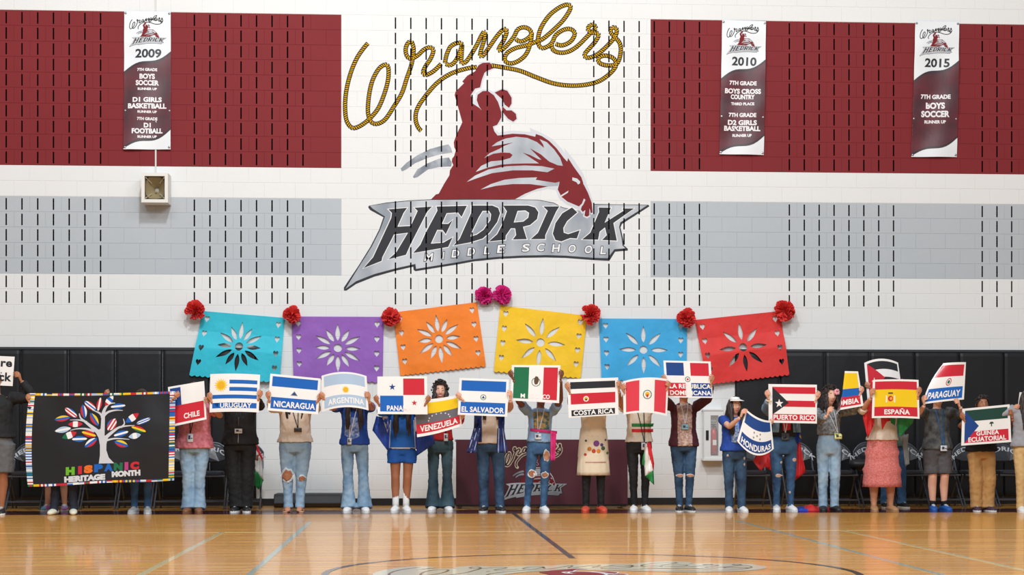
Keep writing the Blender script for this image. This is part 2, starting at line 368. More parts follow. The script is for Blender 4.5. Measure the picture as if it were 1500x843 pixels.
ROPES = [ROPE1, ROPE2, ROPE3, ROPE4, ROPE5, ROPE6]
def zB(l): return [(600 + .249 * x, .249 * y) for x, y in l]
def zD(l): return [(580 + .1424 * x, 190 + .1424 * y) for x, y in l]
def zE(l): return [(680 + .1779 * x, 180 + .1779 * y) for x, y in l]
def zF(l): return [(495 + .1779 * x, 290 + .1779 * y) for x, y in l]
def zG(l): return [(660 + .1423 * x, 280 + .1423 * y) for x, y in l]
def zH(l): return [(800 + .1423 * x, 280 + .1423 * y) for x, y in l]
RIDER = zB([(405,385),(430,370),(470,368),(485,382),(497,400),(475,410),(455,417),(440,430),(425,470),(415,515),(385,522),(360,560),(372,610),(410,635),(424,650),(408,625),(395,590),(400,558),(430,536),(460,535),(495,560),(520,600),(540,660),(540,690),(527,715),(515,735),(490,745),(500,780)]) + \
  zE([(240,60),(275,105),(320,100),(400,90),(500,95),(585,115),(590,92),(640,110),(700,150),(760,210),(820,290),(848,320),(855,290),(900,360),(965,450),(985,510),(1020,580),(1050,660),(1057,740),(1042,745),(1032,705),(1028,765),(1010,775),(990,765),(997,720),(975,735),(960,715),(968,690),(945,690),(850,650),(800,610),(770,550),(785,490),(690,525),(600,545),(500,585),(420,630)]) + [(631.3,292.4)] + \
  zD([(410,668),(440,660),(500,550),(550,470),(555,420),(590,365),(575,330),(578,300),(600,270),(615,215),(600,180),(595,130),(620,60),(650,0)]) + zB([(275,800),(310,720),(285,630),(265,560),(270,540),(320,490),(310,480),(340,445),(385,420)])
HAT1 = zB([(500,545),(545,525),(575,535),(600,575),(600,610),(585,635),(560,617),(545,585),(515,558)])
HAT2 = zB([(545,625),(570,650),(600,650),(625,670),(630,700),(610,717),(580,700),(555,670),(543,645)])
HALO = zB([(400,380),(428,363),(475,362),(492,380),(503,405),(478,418),(448,435),(432,480),(422,520),(392,530),(372,562),(383,600),(392,545),(430,526),(465,526),(492,540),(545,518),(580,528),(608,575),(606,612),(592,640),(602,644),(632,668),(638,702),(612,725),(575,710),(553,680),(547,700),(530,730),(500,750),(510,785)]) + \
  zE([(262,60),(290,85),(300,75),(400,65),(545,75),(540,42),(640,85),(720,130),(800,210),(835,255),(820,205),(900,300),(980,420),(1010,510),(1045,600),(1068,680),(1070,740),(1050,772),(1010,792),(960,752),(930,712),(840,672),(780,622),(755,555),(690,545),(560,572),(435,640),(300,600),(240,300),(240,60)]) + zB([(300,850),(320,720),(300,630),(275,560),(350,470),(390,430)])
SIL1 = zE([(135,550),(220,505),(330,470),(450,455),(600,450),(588,470),(750,495),(785,485),(770,520),(690,525),(540,505),(400,505),(260,520)])
SIL2 = zE([(20,488),(90,435),(200,385),(350,358),(500,352),(640,358),(742,378),(685,408),(560,392),(400,392),(230,415),(110,455)])
SIL3 = zE([(95,405),(140,355),(220,318),(310,310),(380,290),(398,265),(375,248),(310,245),(240,255),(165,290),(210,250),(290,215),(330,190),(405,162),(310,180),(225,195),(270,160),(340,130),(430,115),(520,125),(600,160),(658,208),(650,180),(620,135),(680,160),(740,220),(790,290),(812,355),(770,350),(700,320),(630,260),(540,210),(590,260),(635,305),(610,300),(540,265),(480,245),(540,285),(615,335),(500,335),(400,338),(300,345),(200,368)])
EYE = zE([(890,450),(930,460),(955,485),(948,525),(925,490),(890,475)]); MOUTH = zE([(985,625),(998,635),(980,675),(955,705),(940,695),(970,665)])
SW1 = [(587,247),(595.7,238.4),(611.3,227.7),(629.8,218.5),(645.5,214.2),(656.9,211.6),(660.5,216.5),(662.6,223.5),(647,225.6),(627,231.3),(608.5,239),(594.2,249),(588.5,251.2)]
SW2 = [(605,259),(611.3,248.4),(625.6,239.8),(642.7,232.7),(657.6,231),(661.9,238.4),(661,244),(644,244.8),(627,248.4),(611.3,259.8),(606.3,261)]
PLATE = [(540.4,301.6),(566,297),(601.7,293.6),(632,292.4),(700,291.8),(757,292.4),(788,292.8),(811,297),(824,304),(848,309),(871,299),(899.6,299.6),(935,300),(950,300.3),(951.2,302.5),(936.6,312),(911,328.4),(908.9,333.4),(912.4,348.3),(913.8,359.7),(919.6,364.7),(919.6,367.4),(901,369),(892.5,382.5),(868.3,381.3),(828.5,378.2),(800,377.5),(765,378),(731,379.6),(695.6,383),(669.4,387.8),(608.9,397.6),(606,396),(605.3,391),(580.4,396.7),(548.4,405.6),(521.7,416.3),(507.5,426),(503.9,426),(503.7,421.6),(525.2,389.6),(543,361),(555.5,336.3),(561.7,318.5),(542,307.8),(539.3,304)]
PLATEI = [(542,301.8),(566,298),(601.7,294.6),(632,293.2),(700,292.8),(757,293.2),(788,293.6),(811,298),(824,305),(848,309),(871,300),(899.6,300.4),(935,300.8),(948,301),(935,309.5),(908.5,326),(906.9,333),(910.4,348.3),(911.8,359.9),(916,364),(900,365.5),(890,378.6),(868.3,377.9),(828.5,374.8),(800,374),(765,374.6),(731,376.4),(695.6,379.8),(669.4,384.6),(609.5,394.2),(608.5,387),(580.4,393.2),(548.4,401.8),(521.7,412.3),(506,423.6),(526.6,390),(544.6,361.6),(557,336.8),(563.9,317.4),(546,306)]
L_H = zF([(415,95),(570,83),(540,125),(490,238),(600,232),(657,108),(630,82),(775,72),(735,115),(600,380),(560,470),(415,507),(480,450),(577,288),(462,302),(365,490),(360,520),(210,580),(290,490),(440,165),(445,125)])
L_E = zF([(812,72),(1062,66),(1018,158),(988,120),(895,127),(855,215),(908,215),(945,182),(888,300),(862,265),(818,264),(765,378),(868,370),(945,325),(908,405),(620,455),(680,385),(722,290),(820,105)])
L_D = zG([(215,150),(430,150),(490,175),(510,230),(480,320),(400,430),(330,490),(200,530),(30,562),(95,490),(212,225)]); L_Dh = zG([(330,205),(395,205),(418,240),(410,300),(340,400),(270,450),(205,470),(215,430),(290,270)])
L_R = zG([(540,150),(800,150),(870,170),(905,220),(890,290),(820,350),(745,370),(785,497),(640,500),(675,455),(665,385),(620,385),(568,460),(565,503),(395,520),(480,445),(530,350),(580,210)]); L_Rh = zG([(690,205),(770,200),(808,225),(800,275),(750,315),(650,325)])
L_I = zG([(955,160),(1120,158),(1085,215),(975,455),(975,495),(825,497),(900,430),(1000,205)])
L_C = zG([(1250,170),(1305,220),(1200,310),(1160,380),(1165,430),(1210,445),(1330,405),(1300,490),(1230,485),(1140,520),(1080,505),(1052,440),(1080,330),(1150,230)])
L_K = zH([(540,170),(667,172),(602,328),(795,205),(788,180),(905,180),(692,330),(728,512),(575,505),(625,455),(605,375),(550,420),(535,502),(370,500),(455,430),(545,215)])
LETTERS = [(L_H, None), (L_E, None), (L_D, L_Dh), (L_R, L_Rh), (L_I, None), (L_C, None), (L_K, None)]
MS = [('M',628,377),('I',649.5,374.6),('D',667.5,371.8),('D',690.5,369.2),('L',713.5,367),('E',734,365),('S',770.5,363.3),('C',792,362.8),('H',814.5,363.8),('O',838,364.6),('O',862,365.6),('L',884,367)]
m_mar = mat('mural_maroon', (126, 42, 46), .6, spec=.12, noise_amt=.10, nscale=6); m_char = mat('mural_charcoal', (58, 59, 64), .6, spec=.12); m_mw = mat('mural_white', (236, 236, 236), .6, spec=.12)
m_sil = mat('mural_silver', (196, 200, 206), .4, second=(132, 140, 150), nscale=1.5, stretch=(1.0, 1, .6)); m_sil2 = mat('mural_silver_dark', (160, 166, 174), .4, second=(104, 111, 122), nscale=5)
m_edge = mat('mural_edge', (205, 208, 214), .6, spec=.12); m_rb = mat('mural_rope_dark', (30, 24, 10), .6, spec=.1); m_ry = mat('mural_rope_gold', (214, 166, 24), .6, spec=.1)
def mural(fn, root, full=True, cut=None, K=1.0, script_w=6.9, script_col=None, halo_script=None, halo_w=18, plate=True, ripple=None):
    """fn(px, py, layer) -> world. parts become children of root"""
    def emit(name, polys, layer, m):
        if cut: polys = cut(polys)
        elif ripple: polys = gridcut(polys, ripple[0], ripple[1], None, 1e-4)
        mb = MB(); put(mb, polys, lambda x, y: fn(x, y, layer)); return mb.build(name, m, root)
    if halo_script:
        import numpy as np
        pts = np.array([tuple(p) for r in ROPES for p in catmull(r, 2.5)]); cs = 2.2; P_ = []
        for j in range(int(-12 / cs), int(216 / cs)):
            for i in range(int(490 / cs), int(930 / cs)):
                cx_, cy_ = (i + .5) * cs, (j + .5) * cs
                if (((pts[:, 0] - cx_) ** 2 + (pts[:, 1] - cy_) ** 2).min()) < (halo_w / 2) ** 2: P_.append([(i * cs, j * cs), ((i + 1) * cs, j * cs), ((i + 1) * cs, (j + 1) * cs), (i * cs, (j + 1) * cs)])
        emit('lettering_backing', P_, .3, halo_script)
    if full or plate:
        emit('grey_outline', tess(HALO), .5, m_edge)
        emit('rider_and_horse', tess(RIDER) + tess(HAT1) + tess(HAT2), 1, m_mar)
        for s_ in (SIL1, SIL2, SIL3): emit('silver_streak', tess(s_), 2, m_sil)
        emit('eye_highlight', tess(EYE) + tess(MOUTH), 2, m_edge)
        for s_ in (SW1, SW2): emit('silver_swoosh', tess(s_), 1, m_sil2)
        emit('nameplate_border', tess(PLATE), 1.6, m_char); emit('nameplate', tess(PLATEI), 2.2, m_sil)
        # the horse's muzzle overlaps the plate
        muz = zE([(985,510),(1020,580),(1050,660),(1057,740),(1042,745),(1032,705),(1028,765),(1010,775),(990,765),(997,720),(975,735),(960,715),(968,690),(945,690),(850,650),(800,610),(880,560)])
        emit('muzzle', tess(muz), 3.4, m_mar); emit('muzzle_outline', tess(offset_poly(muz, 2.2)), 2.8, m_edge); emit('cheek', tess(zE([(835,638),(862,548),(972,490),(990,520),(1008,568),(900,640),(862,652)])), 3.8, m_mar); emit('mouth_line', tess(MOUTH), 4.2, m_edge)
        for o_, h_ in LETTERS:
            emit('letter_outline', tess(offset_poly(o_, 1.15)), 3.0, m_mw)
            t_ = tess(o_, [h_] if h_ else [])
            emit('letter', t_, 3.6, m_char)
            if h_: emit('letter_counter', tess(offset_poly(h_, -1.15)), 3.3, m_sil)
        if full:
            for ch, x, y in MS:
                wd = {'I': 1.8, 'M': 12, 'L': 8.5}.get(ch, 11)
                emit('small_letter_outline', text_in(ch, x, y, wd + 1.6, 13.2, .055, .18, -.04), 3.7, m_char)
                emit('small_letter', text_in(ch, x, y, wd - .2, 11.4, .02, .18, -.04), 4.4, m_mw)
    drk, gld = [], []
    for r in ROPES:
        ps = catmull(r, 2.75) if full else catmull(r, 4.5); n = len(ps)
        for i in range(n - 1):
            a, b = ps[i], ps[i + 1]; t = (b - a).normalized(); nn = Vector((-t.y, t.x)); w_ = script_w / 2
            c = (a + b) / 2; h = (b - a).length * (.56 if full else .5)
            q = [c - t * h - nn * (w_ * .86), c - t * h + nn * (w_ * .86), c + nn * w_, c + t * h + nn * (w_ * .86), c + t * h - nn * (w_ * .86), c - nn * w_]
            drk.append([tuple(v) for v in q])
            if full:
                h2 = (b - a).length * .24; sk = t * .75; q = [c - t * h2 - nn * w_ * .60 - sk, c + t * h2 - nn * w_ * .60 - sk, c + t * h2 + nn * w_ * .60 + sk, c - t * h2 + nn * w_ * .60 + sk]
                gld.append([tuple(v) for v in q])
    emit('rope_lettering', drk, 3, script_col or m_rb)
    if gld: tag(emit('rope_strands', gld, 4, m_ry), kind='stuff')
def wallcut(polys):
    # polygons arrive in pixels; cut them (in wall metres) around every slot so the slots stay open
    W = [[(lambda v: (v.x, v.z))(at(q[0], q[1])) for q in p] for p in polys]
    lo = min(q[0] for p in W for q in p); hi = max(q[0] for p in W for q in p); us = []
    for n in range(int((lo - X0) / U) - 1, int((hi - X0) / U) + 2):
        if slotted(n): us += [X0 + n * U - SW, X0 + n * U + SW]
    zs = []
    for r in range(12, 33):
        if slot_row(r): zs += [(r + .5) * U - SH, (r + .5) * U + SH]
    def drop(x, z):
        n = round((x - X0) / U); r = int(z / U)
        return slotted(n) and abs(x - X0 - n * U) < SW and slot_row(r) and abs(z - (r + .5) * U) < SH
    return gridcut(W, us, zs, drop)
mu = empty('wall_mural', at(740, 300) + Vector((0, 0, 0)), 'huge painted wall logo of a maroon lasso rider and horse above a silver nameplate', 'mural')
mural(lambda x, z, l: (x, -.0006 - .0007 * l, z), mu, cut=wallcut)
for ch in mu.children:
    if ch.name.startswith('rider_and_horse'): ch['label'] = 'maroon silhouette of rider and horse'
# ---- logo on the court floor
fm = MB()
lg = empty('court_logo', (XC, -11.2, 0), 'cream and gold script logo painted at centre court', 'floor logo')
LW = .70 / 110.4
mural(lambda x, y, l: (XC + (x - 722) * LW * 1.0, -10.25 - (y - 8) * LW, .0018 + .0003 * l), lg, full=False, halo_script=m_cream, halo_w=34, script_w=3.0, script_col=fpaint('court_gold_brown', (142, 112, 52)))
# ---- banners
def banner(tl, tr, br, bl, year, lines, label_):
    Y = -.03
    def fn(u, v, l=0):
        top = at(tl[0] + (tr[0] - tl[0]) * u, tl[1] + (tr[1] - tl[1]) * u, Y); bot = at(bl[0] + (br[0] - bl[0]) * u, bl[1] + (br[1] - bl[1]) * u, Y); p = top.lerp(bot, v)
        p.y += .012 * math.sin(u * 7 + v * 4 + tl[0]) * min(1, v * 3) + .006 * math.sin(v * 23 + u * 3) - .0012 * l; return p
    r = empty('championship_banner', fn(.5, 1), label_, 'banner', 'hanging banners on the maroon wall')
    us, vs = frange(0, 1, 10), frange(0, 1, 24)
    def emit(name, polys, l, m, fine=True):
        mb = MB(); put(mb, gridcut(polys, us, vs), lambda a, b: fn(a, b, l)); return mb.build(name, m, r, smooth=True)
    sheet = emit('banner_cloth', [[(0, 0), (1, 0), (1, 1), (0, 1)]], 0, mat('banner_white', (226, 230, 234), .5))
    def cv(u, a, b): return a + (b - a) * u + .028 * math.sin((u) * 2 * math.pi) * 1.0
    top = [(u / 12, .445 - .150 * (u / 12) - .022 * math.sin(u / 12 * math.pi * 2)) for u in range(13)]; bot = [(u / 12, .985 - .135 * (u / 12) ** 1.3 - .022 * math.sin(u / 12 * math.pi * 2)) for u in range(13)]
    emit('maroon_field', tess(top + bot[::-1]), 1, mat('banner_maroon', (98, 40, 50), .45, second=(70, 36, 44), nscale=3))
    for c_, nm in ((top, 'upper_edge'), (bot, 'lower_edge')):
        emit(nm, tess([(a, b - .008) for a, b in c_] + [(a, b + .008) for a, b in c_[::-1]]), 1.8, mat('banner_edge', (52, 40, 46), .45))
    emit('year', text_in(year, .52, .305, .56, .066, .03, .12), 2, mat('banner_black', (34, 34, 40), .5))
    wt = mat('banner_white_text', (236, 234, 236), .5)
    for s_, y, h in lines: 
        emit('lettering', text_in(s_, .5, y, min(.93, {1: .13, 2: .27}.get(0, 1) * len(s_.strip()) * h * (2.15 if h > .02 else 2.5)), h, .045), 2, wt)
    for g in ((.03, .015), (.97, .015), (.03, .72), (.97, .72), (.03, .985), (.97, .985)):
        mb = MB(); p = fn(*g, 1); mb.ball(p, (.016, .008, .016), 10, 6); mb.build('grommet', mat('grommet_steel', (150, 152, 156), .35, 1), r)
    # the same logo, small
    sub = r
    mural(lambda x, y, l: fn(.11 + (x - 503) / 450 * .80, .028 + (y - 5) / 422 * .232, 1 + l * .5), sub, full=False, script_w=9, ripple=(frange(500, 955, 10), frange(3, 430, 10)))
    return r
banner((182,16),(250,17),(250,219),(181,219),'2009',[('7TH GRADE',.424,.022),('BOYS',.472,.038),('SOCCER',.518,.038),('RUNNER UP',.562,.018),('D1 GIRLS',.640,.036),('BASKETBALL',.686,.038),('RUNNER UP',.728,.018),('7TH GRADE',.778,.022),('D1',.824,.034),('FOOTBALL',.866,.038),('RUNNER UP',.908,.018)],'tall maroon and white hanging banner reading 2009, left above the speaker')
banner((1058,29),(1122,31),(1119,227),(1054,226),'2010',[('7TH GRADE',.468,.032),('BOYS CROSS',.528,.038),('COUNTRY',.570,.036),('THIRD PLACE',.622,.022),('7TH GRADE',.706,.032),('D2 GIRLS',.762,.038),('BASKETBALL',.806,.038),('RUNNER UP',.858,.022)],'tall maroon and white hanging banner reading 2010, just right of the mural')
banner((1341,31),(1405,32),(1402,230),(1335,230),'2015',[('7TH GRADE',.556,.034),('BOYS',.622,.048),('SOCCER',.684,.048),('RUNNER UP',.742,.024)],'tall maroon and white hanging banner reading 2015, farthest right')
# ---- horn speaker
sp0 = at(226.5, 275, -.30); sx = 39 / 2 * scl(226, -.30); sz = 44 / 2 * scl(226, -.30)
r = empty('wall_speaker', (sp0.x, -.15, sp0.z - sz), 'square off-white wall speaker box with dark horn opening under the 2009 banner', 'speaker')
mb = MB(); x0, x1, z0, z1 = sp0.x - sx, sp0.x + sx, sp0.z - sz, sp0.z + sz; t = .042
for a in (((x0, -.30, z0), (x0 + t, -.01, z1)), ((x1 - t, -.30, z0), (x1, -.01, z1)), ((x0 + t, -.30, z0), (x1 - t, -.061, z0 + t)), ((x0 + t, -.30, z1 - t), (x1 - t, -.061, z1))): mb.box(*a)
mb.box((x0 + t, -.06, z0), (x1 - t, -.01, z1)); mb.build('housing', mat('speaker_cream', (222, 220, 214), .5), r)
mb = MB(); rr = [(.128, -.27), (.118, -.24), (.085, -.18), (.045, -.12), (.028, -.09)]
vs = []; sg = 16
for q, y in rr:
    for k in range(sg):
        a = 2 * math.pi * (k + .5) / sg; c_, s_ = math.cos(a), math.sin(a); e = (abs(c_) ** 4 + abs(s_) ** 4) ** -.25; vs.append((sp0.x + q * c_ * e * (x1 - x0 - 2 * t) / .275, y, sp0.z + q * s_ * e * (z1 - z0 - 2 * t) / .275))
mb.add(vs, [(i * sg + k, i * sg + (k + 1) % sg, (i + 1) * sg + (k + 1) % sg, (i + 1) * sg + k) for i in range(len(rr) - 1) for k in range(sg)]); mb.build('horn', mat('horn_tan', (150, 136, 104), .4), r, smooth=True)
mb = MB()
for s1 in (-1, 1):
    for s2 in (-1, 1): mb.loft([(sp0.x + s1 * .12, -.28, sp0.z + s2 * .135), (sp0.x + s1 * .055, -.20, sp0.z + s2 * .07)], [.008, .008], 6)
mb.ball((sp0.x, -.16, sp0.z - .03), .016, 8, 6); mb.build('bracket', mat('bracket_tan', (168, 156, 128), .4), r)
# ---- fire extinguisher cabinet
r = empty('fire_extinguisher_cabinet', at(1045, 672, -.1), 'white wall cabinet with a tall glass strip showing a red fire extinguisher', 'extinguisher cabinet')
a, b = at(1031.5, 602, -.16), at(1060, 672, -.16); wc = mat('cabinet_white', (228, 228, 226), .4)
gx0, gx1 = at(1041, 610, -.16).x, at(1052.5, 610, -.16).x; gz1, gz0 = at(1041, 609, -.16).z, at(1041, 668, -.16).z
mb = MB(); mb.box((a.x, -.16, b.z), (gx0, 0, a.z)); mb.box((gx1, -.16, b.z), (b.x, 0, a.z)); mb.box((gx0, -.16, gz1), (gx1, 0, a.z)); mb.box((gx0, -.16, b.z), (gx1, 0, gz0))
mb.box((gx0, -.03, gz0), (gx1, 0, gz1)); mb.box((a.x - .01, -.17, a.z), (b.x + .01, 0, a.z + .02)); mb.box((a.x - .015, -.18, b.z - .03), (b.x + .015, 0, b.z)); mb.build('cabinet_body', wc, r)
mb = MB(); mb.box((gx0, -.158, gz0), (gx1, -.154, gz1)); g = mat('clear_glazing', (255, 255, 255), .05, alpha=.12); mb.build('glazing', g, r)
mb = MB(); q = at(1036, 622, -.165); mb.box((q.x - .018, -.172, at(1036, 645, -.16).z), (q.x + .018, -.160, at(1036, 631, -.16).z)); mb.build('door_pull', mat('pull_black', (24, 24, 26), .4), r)
xm = (gx0 + gx1) / 2; zc = gz0 + .02
e_ = empty('fire_extinguisher', (xm, -.09, zc), 'red fire extinguisher standing inside the white wall cabinet', 'fire extinguisher'); rd = mat('extinguisher_red', (190, 22, 28), .25, coat=.4)
mb = MB(); mb.loft([(xm, -.09, zc), (xm, -.09, zc + .28), (xm, -.09, zc + .32), (xm, -.09, zc + .35)], [.048, .048, .036, .014], 16, flat=True); mb.build('cylinder', rd, e_, smooth=True)
mb = MB(); mb.loft([(xm, -.09, zc + .35), (xm, -.09, zc + .40)], [.014, .014], 8); mb.box((xm - .035, -.10, zc + .39), (xm + .03, -.08, zc + .405)); mb.box((xm - .035, -.10, zc + .42), (xm + .03, -.08, zc + .432)); mb.build('valve_handle', mat('valve_dark', (60, 50, 50), .4), e_)
mb = MB(); mb.loft([(xm + .02, -.10, zc + .38), (xm + .04, -.12, zc + .30), (xm + .035, -.135, zc + .15)], [.008] * 3, 8); mb.build('hose', mat('pull_black', (24, 24, 26)), e_)
mb = MB(); mb.box((xm - .02, -.1385, zc + .12), (xm + .03, -.130, zc + .19)); mb.build('tag', mat('tag_white', (225, 225, 220)), e_)
# ---- papel picado
def heart(cx, cy, s): 
    o = []
    for i in range(16):
        t = 2 * math.pi * i / 16; x = 16 * math.sin(t) ** 3; y = -(13 * math.cos(t) - 5 * math.cos(2 * t) - 2 * math.cos(3 * t) - math.cos(4 * t)); o.append((cx + x / 17 * s, cy + y / 17 * s * 1.75))
    return o
def petal(cx, cy, ang, r0, r1, w_, asp):
    o = []
    for i in range(8): 
        t = i / 8; rr = r0 + (r1 - r0) * t; ww = w_ * math.sin(math.pi * t ** .8) ; o.append((rr, ww))
    o = o + [(r1, 0)] + [(a, -b) for a, b in o[:0:-1]]
    c, s = math.cos(ang), math.sin(ang); return [(cx + (x * c - y * s), cy + (x * s + y * c) * asp) for x, y in o]
def picado(tl, tr, br, bl, rgb, label_, petals, pad=0):
    asp = 1.33; Y = -.022
    def fn(u, v):
        tp = Vector(tl).lerp(Vector(tr), u); bt = Vector(bl).lerp(Vector(br), u); p = tp.lerp(bt, v); q = at(p.x, p.y, Y)
        q.y += .012 * noise.noise(Vector((u * 4, v * 3, tl[0]))) + .005 * math.sin(u * 9 + v * 5) * v - .008 * v * v - pad * .062 * max(0, min(1, (v - .30) / .25)); q.y = min(q.y, -.004); return q
    holes = [disc(.5, .49, .048, 14, .048 * asp)]
    for k in range(petals):
        a = 2 * math.pi * k / petals + math.pi / 2; long_ = 1.0 if k % 2 == 0 or petals == 8 else .88
        holes.append(petal(.5, .49, a, .085, .285 * long_, .027, asp))
    for y in (.11, .33, .55, .77):
        holes.append(heart(.07, y, .033)); holes.append(heart(.93, y, .033))
    n = 17; edge = [(0, 0), (1, 0), (1, .975)]
    for k in range(n - 1, -1, -1):
        for t in (.8, .5, .2): edge.append(((k + t) / n, .975 + .022 * math.sin(math.pi * t)))
        edge.append((k / n, .975))
    polys = gridcut(tess(edge, holes), frange(0, 1, 14), frange(0, 1, 12), None, 1e-9)
    mb = MB(); put(mb, polys, fn); m = mat('tissue_' + label_.split()[0], rgb, .65, noise_amt=.08, nscale=5, bump=.9, bscale=7)
    o = mb.build('papel_picado_sheet', m, None, smooth=False)
    c = fn(.5, 0); o.data.transform(Matrix.Translation(-c)); o.location = c
    sd = o.modifiers.new('s', 'SOLIDIFY'); sd.thickness = .0012
    tag(o, label_, 'paper banner', 'row of cut tissue paper banners'); return o
picado((297,456),(417,466),(410,562.6),(278,552),(38,190,212),'turquoise cut paper banner, leftmost in the row on the wall',12,1)
picado((427,464),(562,464.5),(560.5,562.6),(430,553),(146,92,184),'purple cut paper banner between the turquoise and orange ones',12)
picado((576,458),(698.5,443),(712,538),(586.6,552),(248,130,24),'orange cut paper banner left of the pink flowers',12)
picado((733,447.8),(860,462.8),(850.4,555.6),(723,546),(250,200,16),'yellow cut paper banner right of the pink flowers',8)
picado((877.6,467),(1006.6,467.6),(1005,562),(881,558),(56,170,226),'sky blue cut paper banner between the yellow and red ones',8)
picado((1018.4,469),(1143,456),(1155,551),(1034,565),(222,48,44),'red cut paper banner, rightmost in the row on the wall',8,1)
# ---- tissue flowers
def flower_mesh(seed, m):
    rnd = random.Random(seed); mb = MB()
    for i in range(64):
        z = rnd.uniform(-.75, 1); a = rnd.uniform(0, 2 * math.pi); rr = math.sqrt(max(0, 1 - z * z)); d = Vector((rr * math.cos(a), -abs(z) if z > 0 else z * -.2, rr * math.sin(a))).normalized()
        t = d.orthogonal().normalized(); b = d.cross(t); rot = rnd.uniform(0, 6.3); t, b = t * math.cos(rot) + b * math.sin(rot), b * math.cos(rot) - t * math.sin(rot)
        R = rnd.uniform(.085, .118); w_ = rnd.uniform(.028, .046); vs = [d * .01]
        for k in range(7):
            u = (k - 3) / 3; wv = .010 * (1 if k % 2 else -1); vs.append(d * R * (1 - .12 * u * u) + t * w_ * u + b * wv)
        for k in range(7):
            u = (k - 3) / 3; vs.append(d * R * .6 + t * w_ * .6 * u + b * .004 * (1 if k % 2 else -1))
        mb.add(vs, [(8 + k, 9 + k, 2 + k, 1 + k) for k in range(6)] + [(0, 9 + k, 8 + k) for k in range(6)])
    mb.ball((0, .02, 0), (.05, .03, .05), 10, 6); return mb.mesh('tissue_flower', m)
m_rf = mat('tissue_red', (206, 34, 26), .6, noise_amt=.35, nscale=18); m_pf = mat('tissue_pink', (230, 36, 140), .6, noise_amt=.3, nscale=18)
fmesh = [flower_mesh(s, m_rf) for s in range(3)] + [flower_mesh(s + 5, m_pf) for s in range(2)]
FL = [(286,455,15,0,'red tissue flower at the far left corner of the turquoise banner'),(428,461,13.5,1,'red tissue flower between turquoise and purple banners'),(573,464,14,2,'red tissue flower between purple and orange banners'),(709,433,14,3,'hot pink tissue flower above the orange banner'),(736,432.5,14,4,'hot pink tissue flower above the yellow banner'),(865,461,15,0,'red tissue flower between yellow and sky blue banners'),(1006,466,14.5,1,'red tissue flower between sky blue and red banners'),(1148.5,456,15.5,2,'red tissue flower at the far right corner of the red banner')]
for x, y, rad, k, lb in FL:
    o = bpy.data.objects.new('tissue_flower', fmesh[k]); col.objects.link(o); o.location = at(x, y, -.14 if k < 3 else -.085); s_ = rad * scl(x, -.1) / .108; o.scale = (s_, s_ * .8, s_); o.rotation_euler = (0, x, 0)
    tag(o, lb, 'paper flower', 'tissue flowers pinned over the banners')
